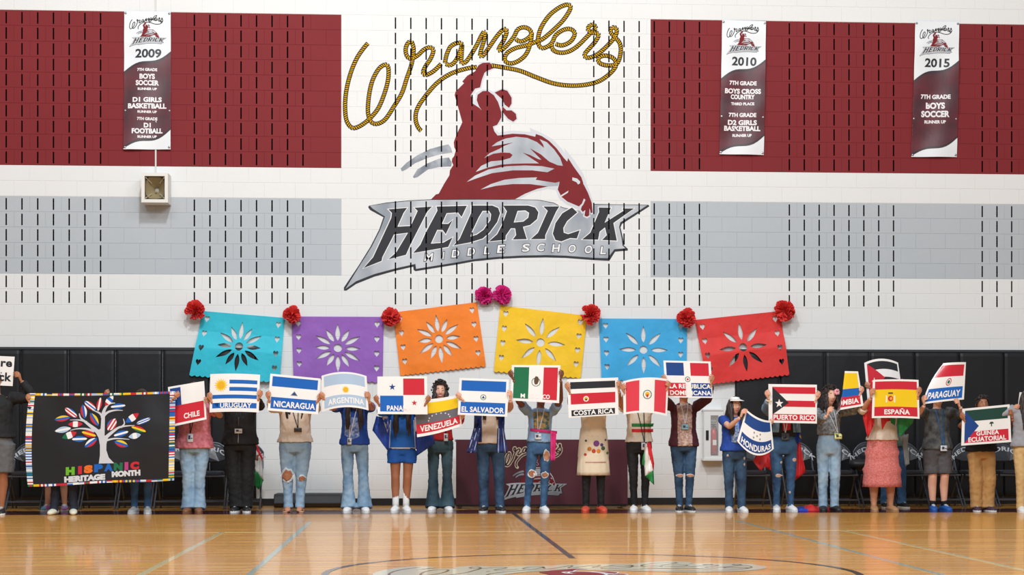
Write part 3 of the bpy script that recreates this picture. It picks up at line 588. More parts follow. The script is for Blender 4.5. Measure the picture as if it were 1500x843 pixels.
# ---------------------------------------------------------------- chairs
m_vin = mat('chair_vinyl', (40, 42, 49), .35, bump=.15, bscale=30, coat=.2); m_leg = mat('chair_steel', (96, 98, 106), .35, metal=.6); m_ltr = mat('chair_letter_white', (176, 180, 186), .5)
def arcpad():
    pts = []; W_, zb, zm, zt_ = .235, .60, .71, .83
    for i in range(13):
        t = i / 12; x = -W_ + 2 * W_ * t; z = zm + (zt_ - zm) * (1 - abs(2 * t - 1) ** 2.6); pts.append((x, z))
    low = [(W_ * .98, zb + .02), (W_ * .5, zb - .015), (0, zb - .022), (-W_ * .5, zb - .015), (-W_ * .98, zb + .02)]
    return pts, low
def ychair(x, z): return .20 + (z - .45) * .22 - .05 * (1 - (x / .24) ** 2) * -1 * .5
def make_chair(label_):
    r = empty('folding_chair', (0, 0, 0), label_, 'chair', 'black folding chairs in a row along the wall')
    mb = MB(); n = 8                                    # seat cushion, rounded
    for k, (zz, g) in enumerate(((.425, .012), (.44, 0), (.465, 0), (.478, .018))): pass
    ring = lambda g, z: [((.215 - g) * (abs(math.cos(a)) ** .45) * (1 if math.cos(a) >= 0 else -1), -.03 + (.205 - g) * (abs(math.sin(a)) ** .45) * (1 if math.sin(a) >= 0 else -1), z) for a in [2 * math.pi * q / 20 for q in range(20)]]
    vs = sum([ring(g, z) for z, g in ((.425, .012), (.437, 0), (.465, 0), (.479, .03))], [])
    mb.add(vs, [(i * 20 + k, i * 20 + (k + 1) % 20, (i + 1) * 20 + (k + 1) % 20, (i + 1) * 20 + k) for i in range(3) for k in range(20)] + [tuple(range(60, 80)), tuple(range(19, -1, -1))]); mb.build('seat', m_vin, r, local=True)
    pts, low = arcpad(); out = pts + low; mb = MB(); m = len(out); cx_, cz_ = 0, .70
    fr = [(x, ychair(x, z) - .028, z) for x, z in [(cx_ + (x - cx_) * .94, cz_ + (z - cz_) * .9) for x, z in out]]; mid = [(x, ychair(x, z) - .012, z) for x, z in out]; bk = [(x, ychair(x, z) + .012, z) for x, z in out]
    mb.add(fr + mid + bk, [tuple(range(m - 1, -1, -1)), tuple(range(2 * m, 3 * m))] + [(i * m + k, i * m + (k + 1) % m, (i + 1) * m + (k + 1) % m, (i + 1) * m + k) for i in (0, 1) for k in range(m)]); b_ = mb.build('backrest', m_vin, r, local=True)
    t = text_polys('HEDRICK', .03, .08); mb = MB(); polys = [[(q[0] / 4.6, q[1]) for q in p] for p in t]
    def fn(x, z):
        a = x * 2.35 * .40; R_ = .34; rr = R_ + (z - .35) * .075; X_ = rr * math.sin(a * 2.05); Z_ = .735 - R_ + rr * math.cos(a * 2.05); return (X_, ychair(X_, Z_) - .0315, Z_ + .02)
    put(mb, gridcut(polys, frange(-.6, .6, 20)), fn); mb.build('lettering', m_ltr, b_, local=True)
    mb = MB(); mb.loft([(x * 1.03, ychair(x, z) + .004, z + .006) for x, z in ([(-.235, .50)] + pts + [(.235, .50)])], [.011] * 15, 6, (0, 1, 0)); mb.build('back_frame', m_leg, r, local=True)
    for s_ in (-1, 1):
        mb = MB(); mb.loft([(s_ * .238, .235, .62), (s_ * .240, .12, .44), (s_ * .242, -.27, .0)], [.012] * 3, 6); mb.build('leg', m_leg, r, local=True)
        mb = MB(); mb.loft([(s_ * .222, -.10, .42), (s_ * .222, .24, .0)], [.012] * 2, 6); mb.build('leg', m_leg, r, local=True)
    for y, z, q in ((-.185, .095, .240), (.165, .095, .222), (-.22, .415, .225)):
        mb = MB(); mb.loft([(-q, y, z), (q, y, z)], [.011, .011], 6, (0, 0, 1)); mb.build('crossbar', m_leg, r, local=True)
    return r
CHAIRSX = .87
CHL = [(-10,'black folding chair at the far left edge of the picture'),(40,'black folding chair whose back reads HED beside the heritage banner'),(95,'black folding chair hidden behind the left half of the heritage banner'),(148,'black folding chair behind the middle of the heritage banner'),(201,'black folding chair behind the person in jeans under the heritage banner'),(254,'black folding chair behind the heritage banner and the pink shirt'),(307,'black folding chair between the pink shirt and the black hoodie'),(359,'black folding chair at the right end of the left row with a flag on it')]
CHR = [(1101,'black folding chair behind the bent blue poster and the white visor'),(1172,'black folding chair right of the person in the denim jacket'),(1229,'black folding chair behind the person in the plaid shirt'),(1281,'black folding chair left of and behind the pink ruffled skirt'),(1330,'black folding chair between the pink skirt and the grey camouflage shirt'),(1378,'black folding chair behind the person in grey shorts'),(1428,'black folding chair behind the left leg of the khaki trousers'),(1478,'black folding chair with full lettering right of the khaki trousers'),(1530,'black folding chair at the far right edge of the picture')]
ch0 = None
for x, lb in CHL + CHR:
    p = at(x, 700, -.75)
    if ch0 is None: ch0 = make_chair(lb); ch0.location = (p.x, -.75, 0)
    else: dup(ch0, (p.x, -.75, 0), 0, lb)
for o_ in list(col.objects):
    if o_.name.startswith('folding_chair'): o_.scale = (.86, 1, 1)
# ---- folded table panel with logo
zt_ = at(790, 644.5, -1.05).z; xa, xb = at(668, 700, -1.05).x, at(919.5, 700, -1.05).x
r = empty('scorer_table', ((xa + xb) / 2, -.85, 0), 'long maroon courtside table front with the school logo, behind the middle of the row', 'table')
m_tb = mat('table_maroon', (80, 36, 48), .35, second=(92, 46, 58), nscale=2, stretch=(2, 1, .2)); m_tk = mat('table_black', (20, 20, 22), .45)
mb = MB(); mb.box((xa, -1.05, .055), (xb, -1.02, zt_)); mb.build('front_panel', m_tb, r)
mb = MB(); mb.box((xa, -1.02, zt_ - .03), (xb, -.50, zt_)); mb.build('table_top', m_tk, r)
for x in (xa + .05, (xa + xb) / 2, xb - .05):
    mb = MB(); mb.box((x - .03, -1.01, .02), (x + .03, -.52, .06)); mb.box((x - .02, -.80, .06), (x + .02, -.72, zt_ - .03)); mb.build('leg', m_tk, r)
mb = MB(); mb.box((xa, -1.045, .028), (xb, -.98, .053)); mb.build('base_rail', m_tk, r)
s_ = scl(790, -1.05) * .221
def tfn(x, y, l):
    p = at(782, 690, -1.05); return (p.x + (x - 727) * s_, -1.0515 - .0006 * l, p.z + (214 - y) * s_)
for nm in ('rope_strands',): pass
mural(tfn, r, full=False, script_w=9, halo_script=mat('table_script_cream', (206, 196, 170), .5), script_col=m_tb)
# ---- low black box and things on the floor
p = at(400, 744, -.35); q = at(501, 744, -.35)
mb = MB(); z1 = at(450, 724, -.5).z; prof = [(-.62, .005), (-.66, .06), (-.60, z1 - .02), (-.56, z1), (-.10, z1), (-.07, z1 - .03), (-.07, .005)]
x0, x1 = at(401, 740, -.6).x, at(500, 740, -.6).x; n = len(prof); mb.add([(x0, a, b) for a, b in prof] + [(x1, a, b) for a, b in prof], [(k, (k + 1) % n, n + (k + 1) % n, n + k) for k in range(n)] + [tuple(range(n - 1, -1, -1)), tuple(range(n, 2 * n))])
o = mb.build('foam_block', mat('foam_black', (34, 35, 39), .55, bump=.2)); c = Vector(((x0 + x1) / 2, -.35, 0)); o.data.transform(Matrix.Translation(-c)); o.location = c; bv = o.modifiers.new('b', 'BEVEL'); bv.width = .012; bv.segments = 2; tag(o, 'low black padded block on the floor against the white wall', 'foam block')
m_red = mat('flag_red', (206, 32, 38), .6, bump=.3, bscale=9); m_grn = mat('flag_green', (24, 128, 62), .6, bump=.3, bscale=9); m_wht = mat('flag_white', (226, 224, 220), .6, bump=.2, bscale=9); m_blu = mat('flag_blue', (24, 70, 178), .6, bump=.3, bscale=9); m_yel = mat('flag_yellow', (240, 196, 24), .6, bump=.2, bscale=9)
p = at(1198, 750, -1.9); mb = MB(); nx, ny = 26, 12; vs = []
for j in range(ny + 1):
    for i in range(nx + 1):
        u, v = i / nx, j / ny; e = math.sin(math.pi * u) ** .5 * math.sin(math.pi * v) ** .5
        vs.append((p.x - .26 + .54 * u + .02 * noise.noise(Vector((u * 5, v * 5, 1))), -2.0 + .36 * v, .004 + .085 * e * (.62 + .6 * noise.noise(Vector((u * 6, v * 4, 3))) + .25 * math.sin(u * 23))))
for j in range(ny):
    for i in range(nx):
        a = j * (nx + 1) + i; u = i / nx; mi = 1 if u < .22 or .62 < u < .72 and j > 5 else 0
        mb.add([vs[a], vs[a + 1], vs[a + nx + 2], vs[a + nx + 1]], [(0, 1, 2, 3)], mi)
o = mb.build('crumpled_flag', [m_red, m_blu], None, smooth=True); c = Vector((p.x, -1.85, 0)); o.data.transform(Matrix.Translation(-c)); o.location = c; tag(o, 'crumpled red and blue flag lying on the floor by black boots', 'flag')
# black bag on a chair
p = at(1268, 681, -.80); zb, ztp = .482, at(1268, 673, -.80).z
mb = MB(); mb.loft([(p.x - .20, -.80, (zb + ztp) / 2), (p.x - .17, -.80, (zb + ztp) / 2), (p.x + .17, -.80, (zb + ztp) / 2), (p.x + .20, -.80, (zb + ztp) / 2)], [(.05, .07), ((ztp - zb) / 2, .11), ((ztp - zb) / 2, .11), (.05, .07)], 16, (0, 0, 1))
o = mb.build('duffel_bag', mat('bag_black', (24, 24, 27), .5, bump=.4, bscale=12), None, True); c = Vector((p.x, -.80, zb)); o.data.transform(Matrix.Translation(-c)); o.location = c; tag(o, 'rounded black bag resting on the chair left of the pink ruffled skirt', 'bag')
def drape(name, quad, Y, cols, label_, parent=None, nx=10, ny=12, amp=.02, thick=.004, cat='flag', tri=False):
    """hanging cloth between four pixel corners tl tr br bl, colour bands top to bottom or left to right"""
    tl, tr, br, bl = [Vector(q) for q in quad]
    def fn(u, v):
        q = tl.lerp(tr, u).lerp(bl.lerp(br, u), v); y = Y(u, v) if callable(Y) else Y; P3 = at(q.x, q.y, y); P3.y += amp * math.sin(u * 14 + v * 3) * (.3 + v) + amp * .6 * noise.noise(Vector((u * 3, v * 3, tl.x))); return P3
    mb = MB(); mats = []; ax = cols[0]
    for m_, a, b in cols[1:]:
        if m_ not in mats: mats.append(m_)
        rect = [(0, a), (1, a), (1, b), (0, b)] if ax == 'v' else [(a, 0), (b, 0), (b, 1), (a, 1)]
        put(mb, gridcut([rect], frange(0, 1, nx), frange(0, 1, ny)), fn, mats.index(m_))
    o = mb.build(name, mats, parent, smooth=True)
    if parent is None: c = fn(.5, 1); o.data.transform(Matrix.Translation(-c)); o.location = c; tag(o, label_, cat)
    sd = o.modifiers.new('s', 'SOLIDIFY'); sd.thickness = thick; return o
o = drape('hanging_flag', ((370,650),(376,653),(386,706),(369,718)), -1.06, ('v', (m_red), 0, .12), '', None) if False else None
def flagpoly(name, parts, Y, label_, cat='flag', parent=None):
    mb = MB(); mats = []
    allp = [q for pts, m_ in parts for q in pts]; cx_ = sum(q[0] for q in allp) / len(allp); xs = [q[0] for q in allp]; ys = [q[1] for q in allp]
    for pts, m_ in parts:
        if m_ not in mats: mats.append(m_)
        put(mb, gridcut(tess(pts), frange(min(xs), max(xs), 9), frange(min(ys), max(ys), 9), None, 1e-4), lambda x, y: at(x, y, Y + .018 * math.sin(x * .9) + .012 * math.sin(y * .25 + x * .2)), mats.index(m_))
    o = mb.build(name, mats, parent, smooth=True)
    if parent is None: c = at(cx_, max(ys), Y); o.data.transform(Matrix.Translation(-c)); o.location = c; tag(o, label_, cat)
    sd = o.modifiers.new('s', 'SOLIDIFY'); sd.thickness = .003; return o
flagpoly('hanging_flag', [([(371,652),(376,650),(385,672),(383,678)], m_red), ([(370,656),(376,660),(383,674),(386,705),(370,684)], m_wht), ([(370,682),(386,704),(379,718),(369,707)], m_grn), (disc(376.5,671,2.8,10,4.5), mat('emblem_brown', (120, 80, 50), .6))], -1.08, 'green, white and red flag hanging off the last chair of the left row')
# ---------------------------------------------------------------- posters
def pc(name, rgb): return mat('print_' + name, rgb, .28, coat=.4, noise_amt=.05, nscale=3)
WHT = pc('white', (244, 243, 242)); RED = pc('red', (206, 32, 52)); BLU = pc('blue', (14, 98, 190)); NAV = pc('navy', (20, 66, 138)); LBL = pc('light_blue', (176, 200, 226)); BLK = pc('black', (34, 36, 42)); YEL = pc('yellow', (246, 206, 12)); GRN = pc('green', (18, 112, 72)); DGN = pc('dark_green', (20, 66, 56)); GLD = pc('gold', (236, 180, 34)); GRY = pc('grey', (104, 104, 112)); CRM = pc('cream', (226, 218, 206)); PRP = pc('slate_blue', (66, 84, 150)); BRN = pc('brown', (96, 70, 48)); PNK = pc('rose', (222, 60, 76))
def poster(corners, Y, label_, items, arch=0.0, bulge=0.0, curl=None, warp=None, Ys=None, us=12, group='laminated flag posters held up in a row', cat='poster'):
    tl, tr, br, bl = [Vector(c) for c in corners]
    def fn(u, v, l=0.0):
        q = tl.lerp(tr, u).lerp(bl.lerp(br, u), v); dy = 0
        if warp: wx, wy, dy = warp(u, v); q = q + Vector((wx, wy))
        q.y -= arch * 4 * u * (1 - u)
        y = Y - bulge * 4 * u * (1 - u) + dy + .004 * noise.noise(Vector((u * 3, v * 2, tl.x)))
        y0 = y + (0 if Ys is None else (Ys[0] * (1 - u) + Ys[1] * u)); return at(q.x, q.y, y0 - .0011 * l)
    r = empty('flag_poster', fn(.5, 1), label_, cat, group)
    cu, cv_ = frange(0, 1, us), frange(0, 1, 8)
    mb = MB(); put(mb, gridcut([[(0, 0), (1, 0), (1, 1), (0, 1)]], cu, cv_), lambda a, b: fn(a, b, 0)); put(mb, [list(reversed(p)) for p in gridcut([[(0, 0), (1, 0), (1, 1), (0, 1)]], cu, cv_)], lambda a, b: fn(a, b, -1.5)); mb.build('sheet', WHT, r, smooth=True)
    lay = {}
    for it in items:
        k, nm, m_, l = it[0], it[1], it[2], it[3]; a = it[4:]
        if k == 'r': P_ = [[(a[0], a[1]), (a[2], a[1]), (a[2], a[3]), (a[0], a[3])]]
        elif k == 'p': P_ = tess(a[0])
        elif k == 's': P_ = tess(star(a[0], a[1], a[2], 1.33, 5, .4))
        elif k == 'sun': P_ = tess(star(a[0], a[1], a[2], 1.33, 16, .6))
        elif k == 'd': P_ = tess(disc(a[0], a[1], a[2], 18, a[3] if len(a) > 3 else a[2] * 1.33))
        elif k == 't': P_ = text_in(a[0], a[1], a[2], a[3], a[4], .032, 0, a[5] if len(a) > 5 else 0, .04)
        elif k == 'ring': P_ = ribbon([(a[0] + a[2] * math.cos(t * .35), a[1] + a[2] * 1.33 * math.sin(t * .35)) for t in range(19)], a[3], step=.01)
        mb = MB(); put(mb, gridcut(P_, cu, cv_, None, 1e-8), lambda x, y: fn(x, y, l)); mb.build(nm, m_, r, smooth=True)
    return r
R_, P_s, S_, D_, T_ = 'r', 'p', 's', 'd', 't'
def arms_emblem(cx, cy, r, c1=GLD, c2=GRN, c3=RED):
    return [('ring', 'emblem_wreath', c2, 1.8, cx, cy, r, .018), (D_, 'emblem', c1, 2, cx, cy - r * .1, r * .55), (P_s, 'emblem_shield', c3, 2.6, [(cx - r * .3, cy), (cx + r * .3, cy), (cx + r * .2, cy + r * .7), (cx, cy + r), (cx - r * .2, cy + r * .7)])]
# white sign, far left
poster(((-62,519),(21.5,523),(18.5,566),(-64,562)), -2.42, 'white sign with black handwriting reading re and ck at the left edge', [(T_, 'lettering', BLK, 2, 're', .865, .26, .20, .20), (T_, 'lettering', BLK, 2, 'ck', .86, .70, .22, .30)], cat='sign', group='hand-held signs')
poster(((246,567.5),(299,558.5),(302.6,614.6),(250,626)), -2.46, 'poster of a red, white and blue flag reading CHILE', [(R_, 'canton', NAV, 1, .05, .05, .34, .50), (S_, 'star', WHT, 2, .18, .28, .07), (R_, 'stripe', RED, 1, .05, .50, .95, .94), (T_, 'lettering', WHT, 2, 'CHILE', .60, .80, .44, .14)])
poster(((308,548.5),(381,549.4),(379,604.7),(307,604.7)), -2.52, 'poster with yellow sun and blue stripes reading URUGUAY', [('sun', 'sun_rays', YEL, 1, .22, .30, .14), (D_, 'sun', GLD, 2, .22, .30, .07)] + [(R_, 'stripe', BLU, 1, .39, .16, .95, .26), (R_, 'stripe', BLU, 1, .39, .35, .95, .45), (R_, 'stripe', BLU, 1, .05, .55, .95, .65), (R_, 'stripe', BLU, 1, .05, .76, .95, .87), (T_, 'lettering', WHT, 2, 'URUGUAY', .53, .83, .64, .13), (R_, 'lettering_ground', BLU, 1, .05, .76, .95, .90)], arch=1.2, bulge=.03)
poster(((396,547.7),(470,555),(466,607.5),(392,601.8)), -2.55, 'poster with blue and white bands reading NICARAGUA', [(R_, 'stripe', BLU, 1, .05, .06, .95, .33), (R_, 'stripe', BLU, 1, .05, .62, .95, .93), (P_s, 'emblem', NAV, 2, [(.46, .52), (.50, .45), (.54, .52)]), (P_s, 'emblem', GRY, 1.6, [(.43, .54), (.50, .42), (.57, .54)]), (T_, 'lettering', WHT, 2, 'NICARAGUA', .52, .80, .82, .17)])
poster(((471,551),(537,551.4),(540,601.8),(472,604)), -2.58, 'poster with pale blue bands and sun reading ARGENTINA', [(R_, 'stripe', LBL, 1, .05, .05, .95, .34), (R_, 'stripe', LBL, 1, .05, .64, .95, .94), ('sun', 'sun_rays', YEL, 1, .52, .50, .085), (D_, 'sun', GLD, 2, .52, .50, .05), (T_, 'lettering', WHT, 2, 'ARGENTINA', .52, .80, .78, .17)], arch=6, bulge=.07)
poster(((552.8,552),(625.4,551.7),(626.3,607.5),(552.8,607)), -2.62, 'poster of blue, red and white quarters with stars reading PANAMA', [(R_, 'quarter', RED, 1, .52, .055, .945, .49), (R_, 'quarter', BLU, 1, .055, .51, .52, .93), (S_, 'star', NAV, 2, .30, .28, .07), (S_, 'star', RED, 2, .74, .70, .06), (T_, 'lettering', WHT, 2, 'PANAMA', .44, .84, .50, .14)])
poster(((607,586),(671.6,578.5),(676.5,624),(611,641)), -2.50, 'poster of yellow, dark blue and red bands with an arc of stars reading VENEZUELA', [(R_, 'stripe', YEL, 1, .0, .09, .97, .40), (R_, 'stripe', GRY, 1, 0, .40, .97, .66), (R_, 'stripe', RED, 1, 0, .66, .97, .92)] + [(S_, 'star', WHT, 2, .52 + .24 * math.cos(math.pi * (1 + k / 7)), .60 + .16 * math.sin(math.pi * (1 + k / 7)), .022) for k in range(8)] + [(T_, 'lettering', WHT, 2, 'VENEZUELA', .50, .79, .84, .17)], arch=-2)
poster(((673,554),(745.5,556.5),(743,611),(670.5,608)), -2.60, 'poster with blue and white bands and wreath reading EL SALVADOR', [(R_, 'stripe', BLU, 1, .05, .06, .95, .34), (R_, 'stripe', BLU, 1, .05, .64, .95, .94), ('ring', 'emblem_wreath', GRN, 1.6, .50, .50, .052, .012), (P_s, 'emblem', NAV, 2, [(.47, .53), (.50, .45), (.53, .53)]), (T_, 'lettering', WHT, 2, 'EL SALVADOR', .50, .84, .86, .15)])
poster(((749.7,535),(821,535.5),(819,591),(747.7,587)), -2.58, 'poster of green, white and red bands with an eagle emblem reading MEXICO', [(R_, 'stripe', GRN, 1, .05, .06, .36, .93), (R_, 'stripe', RED, 1, .66, .06, .95, .93), (P_s, 'emblem', BRN, 2, [(.47, .38), (.50, .30), (.55, .32), (.57, .42), (.54, .52), (.49, .53), (.47, .46)]), ('ring', 'emblem_wreath', GRN, 1.8, .51, .46, .085, .014), (T_, 'lettering', WHT, 2, 'M', .25, .85, .09, .12), (T_, 'lettering', WHT, 2, 'CO', .73, .85, .15, .12), (T_, 'lettering', WHT, 2, 'EXI', .47, .85, .22, .12)])
poster(((830.8,556),(905.5,553.4),(906,608),(833,612.6)), -2.58, 'poster with dark blue, white and red bands reading COSTA RICA', [(R_, 'stripe', BLK, 1, .055, .08, .94, .26), (R_, 'stripe', RED, 1, .055, .38, .94, .66), (D_, 'emblem_ground', WHT, 1.6, .36, .53, .055), (D_, 'emblem', GLD, 2, .36, .53, .038), (D_, 'emblem_shield', DGN, 2.5, .36, .55, .02), (R_, 'lettering_ground', BLK, 1, .06, .81, .93, .965), (T_, 'lettering', WHT, 2, 'COSTA RICA', .50, .885, .80, .13)])
poster(((912.6,559),(979.5,556),(977,610),(913.4,608)), -2.66, 'poster of red and white bands with a wreathed shield, no words', [(R_, 'stripe', PNK, 1, .06, .06, .36, .94), (R_, 'stripe', PNK, 1, .70, .06, .96, .94)] + arms_emblem(.54, .48, .09), arch=4, bulge=.05)
poster(((971.7,528.5),(1041,530),(1044,583.4),(975.4,582.5)), -2.55, 'poster of blue and red quarters reading LA REPUBLICA DOMINICANA', [(R_, 'quarter', NAV, 1, .05, .05, .42, .40), (R_, 'quarter', RED, 1, .56, .05, .95, .40), (R_, 'quarter', RED, 1, .02, .60, .44, .96), (R_, 'quarter', NAV, 1, .56, .60, .98, .96), ('ring', 'emblem_wreath', GRN, 1.6, .49, .50, .05, .014), (D_, 'emblem', RED, 2, .49, .50, .022), (T_, 'lettering', WHT, 2, 'LA REPUBLICA', .535, .69, .88, .125), (T_, 'lettering', WHT, 2, 'DOMINICANA', .535, .87, .88, .125)])
poster(((1093,600),(1129.5,617),(1133.5,658),(1079.7,646.5)), -2.62, 'bent poster with blue and white bands and five stars reading HONDURAS', [(R_, 'stripe', NAV, 1, .05, .06, .95, .36), (R_, 'stripe', NAV, 1, .05, .64, .95, .95)] + [(S_, 'star', BRN, 2, x, y, .028) for x, y in ((.5, .5), (.40, .44), (.60, .44), (.40, .57), (.60, .57))] + [(T_, 'lettering', WHT, 2, 'HONDURAS', .50, .83, .84, .17)], arch=0, bulge=.04, warp=lambda u, v: (0, (6 + 9 * v) * 4 * u * (1 - u) * (.7 + .3 * v), 0), us=16)
poster(((1125.6,563),(1196.6,564),(1196.6,621),(1126,619.5)), -2.55, 'poster of red and white stripes with a dark star triangle reading PUERTO RICO', [(R_, 'stripe', RED, 1, .08, .07, .97, .24), (R_, 'stripe', RED, 1, .08, .42, .97, .58), (R_, 'stripe', RED, 1, .08, .77, .97, .94), (P_s, 'triangle', BLK, 1.8, [(.08, .07), (.42, .48), (.10, .77), (.08, .77)]), (S_, 'star', WHT, 2.4, .22, .50, .09), (T_, 'lettering', WHT, 2.4, 'PUERTO RICO', .53, .855, .86, .13)])
def cwarp(u, v):
    if u > .50: return (0, 0, 0)
    t = (.50 - u) / .50; return (t * 27 * (1.0), t * 2, .26 * math.sin(t * 1.5))
poster(((1218,543.5),(1257,544.5),(1265,595),(1197,607)), -2.52, 'curled poster of yellow, blue and red bands reading COLOMBIA', [(R_, 'stripe', YEL, 1, .03, .05, .95, .47), (R_, 'stripe', BLU, 1, .03, .47, .95, .68), (R_, 'stripe', RED, 1, .03, .68, .95, .94), (T_, 'lettering', WHT, 2, 'COLOMBIA', .49, .82, .84, .15)], warp=cwarp, us=18)
poster(((1278.6,557),(1345.5,557),(1347,614),(1277,613)), -2.62, 'poster of red and yellow bands with a crest reading ESPAÑA', [(R_, 'stripe', RED, 1, .05, .05, .96, .26), (R_, 'stripe', YEL, 1, .05, .26, .96, .71), (R_, 'stripe', RED, 1, .05, .71, .96, .95), (D_, 'emblem', RED, 2, .39, .50, .055), (D_, 'emblem_shield', GLD, 2.5, .40, .50, .028), (R_, 'emblem_column', WHT, 2, .29, .42, .315, .60), (R_, 'emblem_column', WHT, 2, .465, .42, .49, .60), (R_, 'emblem_crown', BRN, 2, .34, .34, .44, .38), (T_, 'lettering', WHT, 2, 'ESPAÑA', .53, .83, .54, .16)], arch=1)
poster(((1266,532),(1315.5,531.6),(1323,584),(1271,590)), -2.18, 'black and white striped poster with red star triangle, behind the red and yellow one', [(R_, 'stripe', BLK, 1, .08, .06, .96, .27), (R_, 'stripe', BLK, 1, .08, .48, .96, .70), (P_s, 'triangle', RED, 1.8, [(.07, .06), (.55, .50), (.07, .94)]), (S_, 'star', WHT, 2.4, .24, .56, .08)], arch=6, bulge=.05)
poster(((1382,532.5),(1415,531),(1412,585.6),(1351.6,592.7)), -2.55, 'curved poster of red, white and blue bands reading PARAGUAY', [(R_, 'stripe', RED, 1, .05, .06, .94, .36), (R_, 'stripe', BLU, 1, .05, .64, .95, .95), ('ring', 'emblem_wreath', RED, 1.6, .54, .50, .065, .02), (D_, 'emblem', GRN, 2, .54, .50, .035), (T_, 'lettering', WHT, 2, 'PARAGUAY', .49, .81, .82, .17)], warp=lambda u, v: (-9 * (1 - u) * 4 * v * (1 - v) * .55, 0, 0), bulge=.03, arch=.5)
poster(((1409.6,599.4),(1479,592.7),(1481.5,648),(1408,653.4)), -2.60, 'green, white and red poster with a blue triangle reading GUINEA ECUATORIAL', [(R_, 'stripe', DGN, 1, .06, .06, .95, .36), (R_, 'stripe', RED, 1, .06, .64, .95, .94), (P_s, 'triangle', NAV, 1.8, [(.06, .06), (.35, .50), (.06, .94)]), (P_s, 'tree_emblem', DGN, 2, [(.56, .47), (.59, .42), (.64, .42), (.66, .47), (.62, .47), (.62, .54), (.60, .54), (.60, .47)]), (T_, 'lettering', WHT, 2.4, 'GUINEA', .53, .705, .46, .12), (T_, 'lettering', WHT, 2.4, 'ECUATORIAL', .52, .86, .76, .13)])
poster(((1493.5,575),(1566,580),(1562,636),(1486.7,630)), -2.60, 'blue and white banded poster cut off by the right edge', [(R_, 'stripe', BLU, 1, .06, .06, .36, .94), (R_, 'stripe', BLU, 1, .64, .06, .94, .94), (T_, 'lettering', WHT, 2, 'G', .12, .86, .06, .13)])
# ---------------------------------------------------------------- heritage banner
BT = [(43.8,576.5),(257,573.5),(255,704),(41,713.6)]
def bfn(u, v, l=0):
    a = Vector(BT[0]).lerp(Vector(BT[1]), u); b = Vector(BT[3]).lerp(Vector(BT[2]), u); q = a.lerp(b, v); q.x += (-5 * math.sin(math.pi * v) ** .8 * (1 - u) ** 5 if v < .5 or True else 0) + 0
    q.y += 1.6 * math.sin(u * math.pi) * (1 - v) + 1.2 * math.sin(u * 9) * v * .6
    y = -2.55 + .016 * noise.noise(Vector((u * 4, v * 2.5, 2))) + .020 * math.sin(u * 5 + v * 2) * (.3 + .7 * v) + .012 * abs(math.sin(u * 12)) * (1 - v); return at(q.x, q.y, y - .0011 * l)
hb = empty('heritage_banner', bfn(.5, 1), 'large black cloth banner with a flag-leaf tree reading HISPANIC HERITAGE MONTH', 'banner')
gu, gv = frange(0, 1, 22), frange(0, 1, 14)
def hemit(name, polys, l, m, sm=True):
    mb = MB(); put(mb, gridcut(polys, gu, gv, None, 1e-8), lambda a, b: bfn(a, b, l)); return mb.build(name, m, hb, smooth=sm)
m_bc = mat('banner_cloth_black', (20, 22, 29), .42, bump=.5, bscale=4)
hemit('banner_cloth', [[(0, 0), (1, 0), (1, 1), (0, 1)]], 0, m_bc)
mb = MB(); put(mb, gridcut([[(0, 0), (0, 1), (1, 1), (1, 0)]], gu, gv), lambda a, b: bfn(a, b, -2)); mb.build('banner_lining', m_bc, hb, True)
def Z5(x, y): return ((x - 68) / (1232 - 68) if True else 0, (y - 62) / (782 - 62))
flagcols = [RED, WHT, BLU, YEL, WHT, RED, LBL, GRN, NAV, WHT, GLD, RED, LBL, BLU]
rnd = random.Random(4); bord = {}
def seg(u0, v0, u1, v1, vert):
    c1 = rnd.choice(flagcols); c2 = rnd.choice(flagcols)
    if vert: h = (v1 - v0) / 3; L_ = [(u0, v0, u1, v0 + h, c1), (u0, v0 + h, u1, v1 - h, c2), (u0, v1 - h, u1, v1, c1)]
    else: h = (u1 - u0) / 3; L_ = [(u0, v0, u0 + h, v1, c1), (u0 + h, v0, u1 - h, v1, c2), (u1 - h, v0, u1, v1, c1)] if rnd.random() < .5 else [(u0, v0, u1, (v0 + v1) / 2, c1), (u0, (v0 + v1) / 2, u1, v1, c2)]
    mb = MB(); ml = []
    for a, b, c_, d, m in L_:
        if m not in ml: ml.append(m)
        put(mb, gridcut([[(a, b), (c_, b), (c_, d), (a, d)]], gu, gv, None, 1e-9), lambda x, y: bfn(x, y, 1), ml.index(m))
    mb.build('border_flag', ml, hb, True)
bw, bh = .038, .024
for k in range(22): seg(0, bh + k * (1 - 2 * bh) / 22, bw, bh + (k + 1) * (1 - 2 * bh) / 22, True); seg(1 - bw, bh + k * (1 - 2 * bh) / 22, 1, bh + (k + 1) * (1 - 2 * bh) / 22, True)
for k in range(26): seg(k / 26, 0, (k + 1) / 26, bh, False); seg(k / 26, 1 - bh, (k + 1) / 26, 1, False)
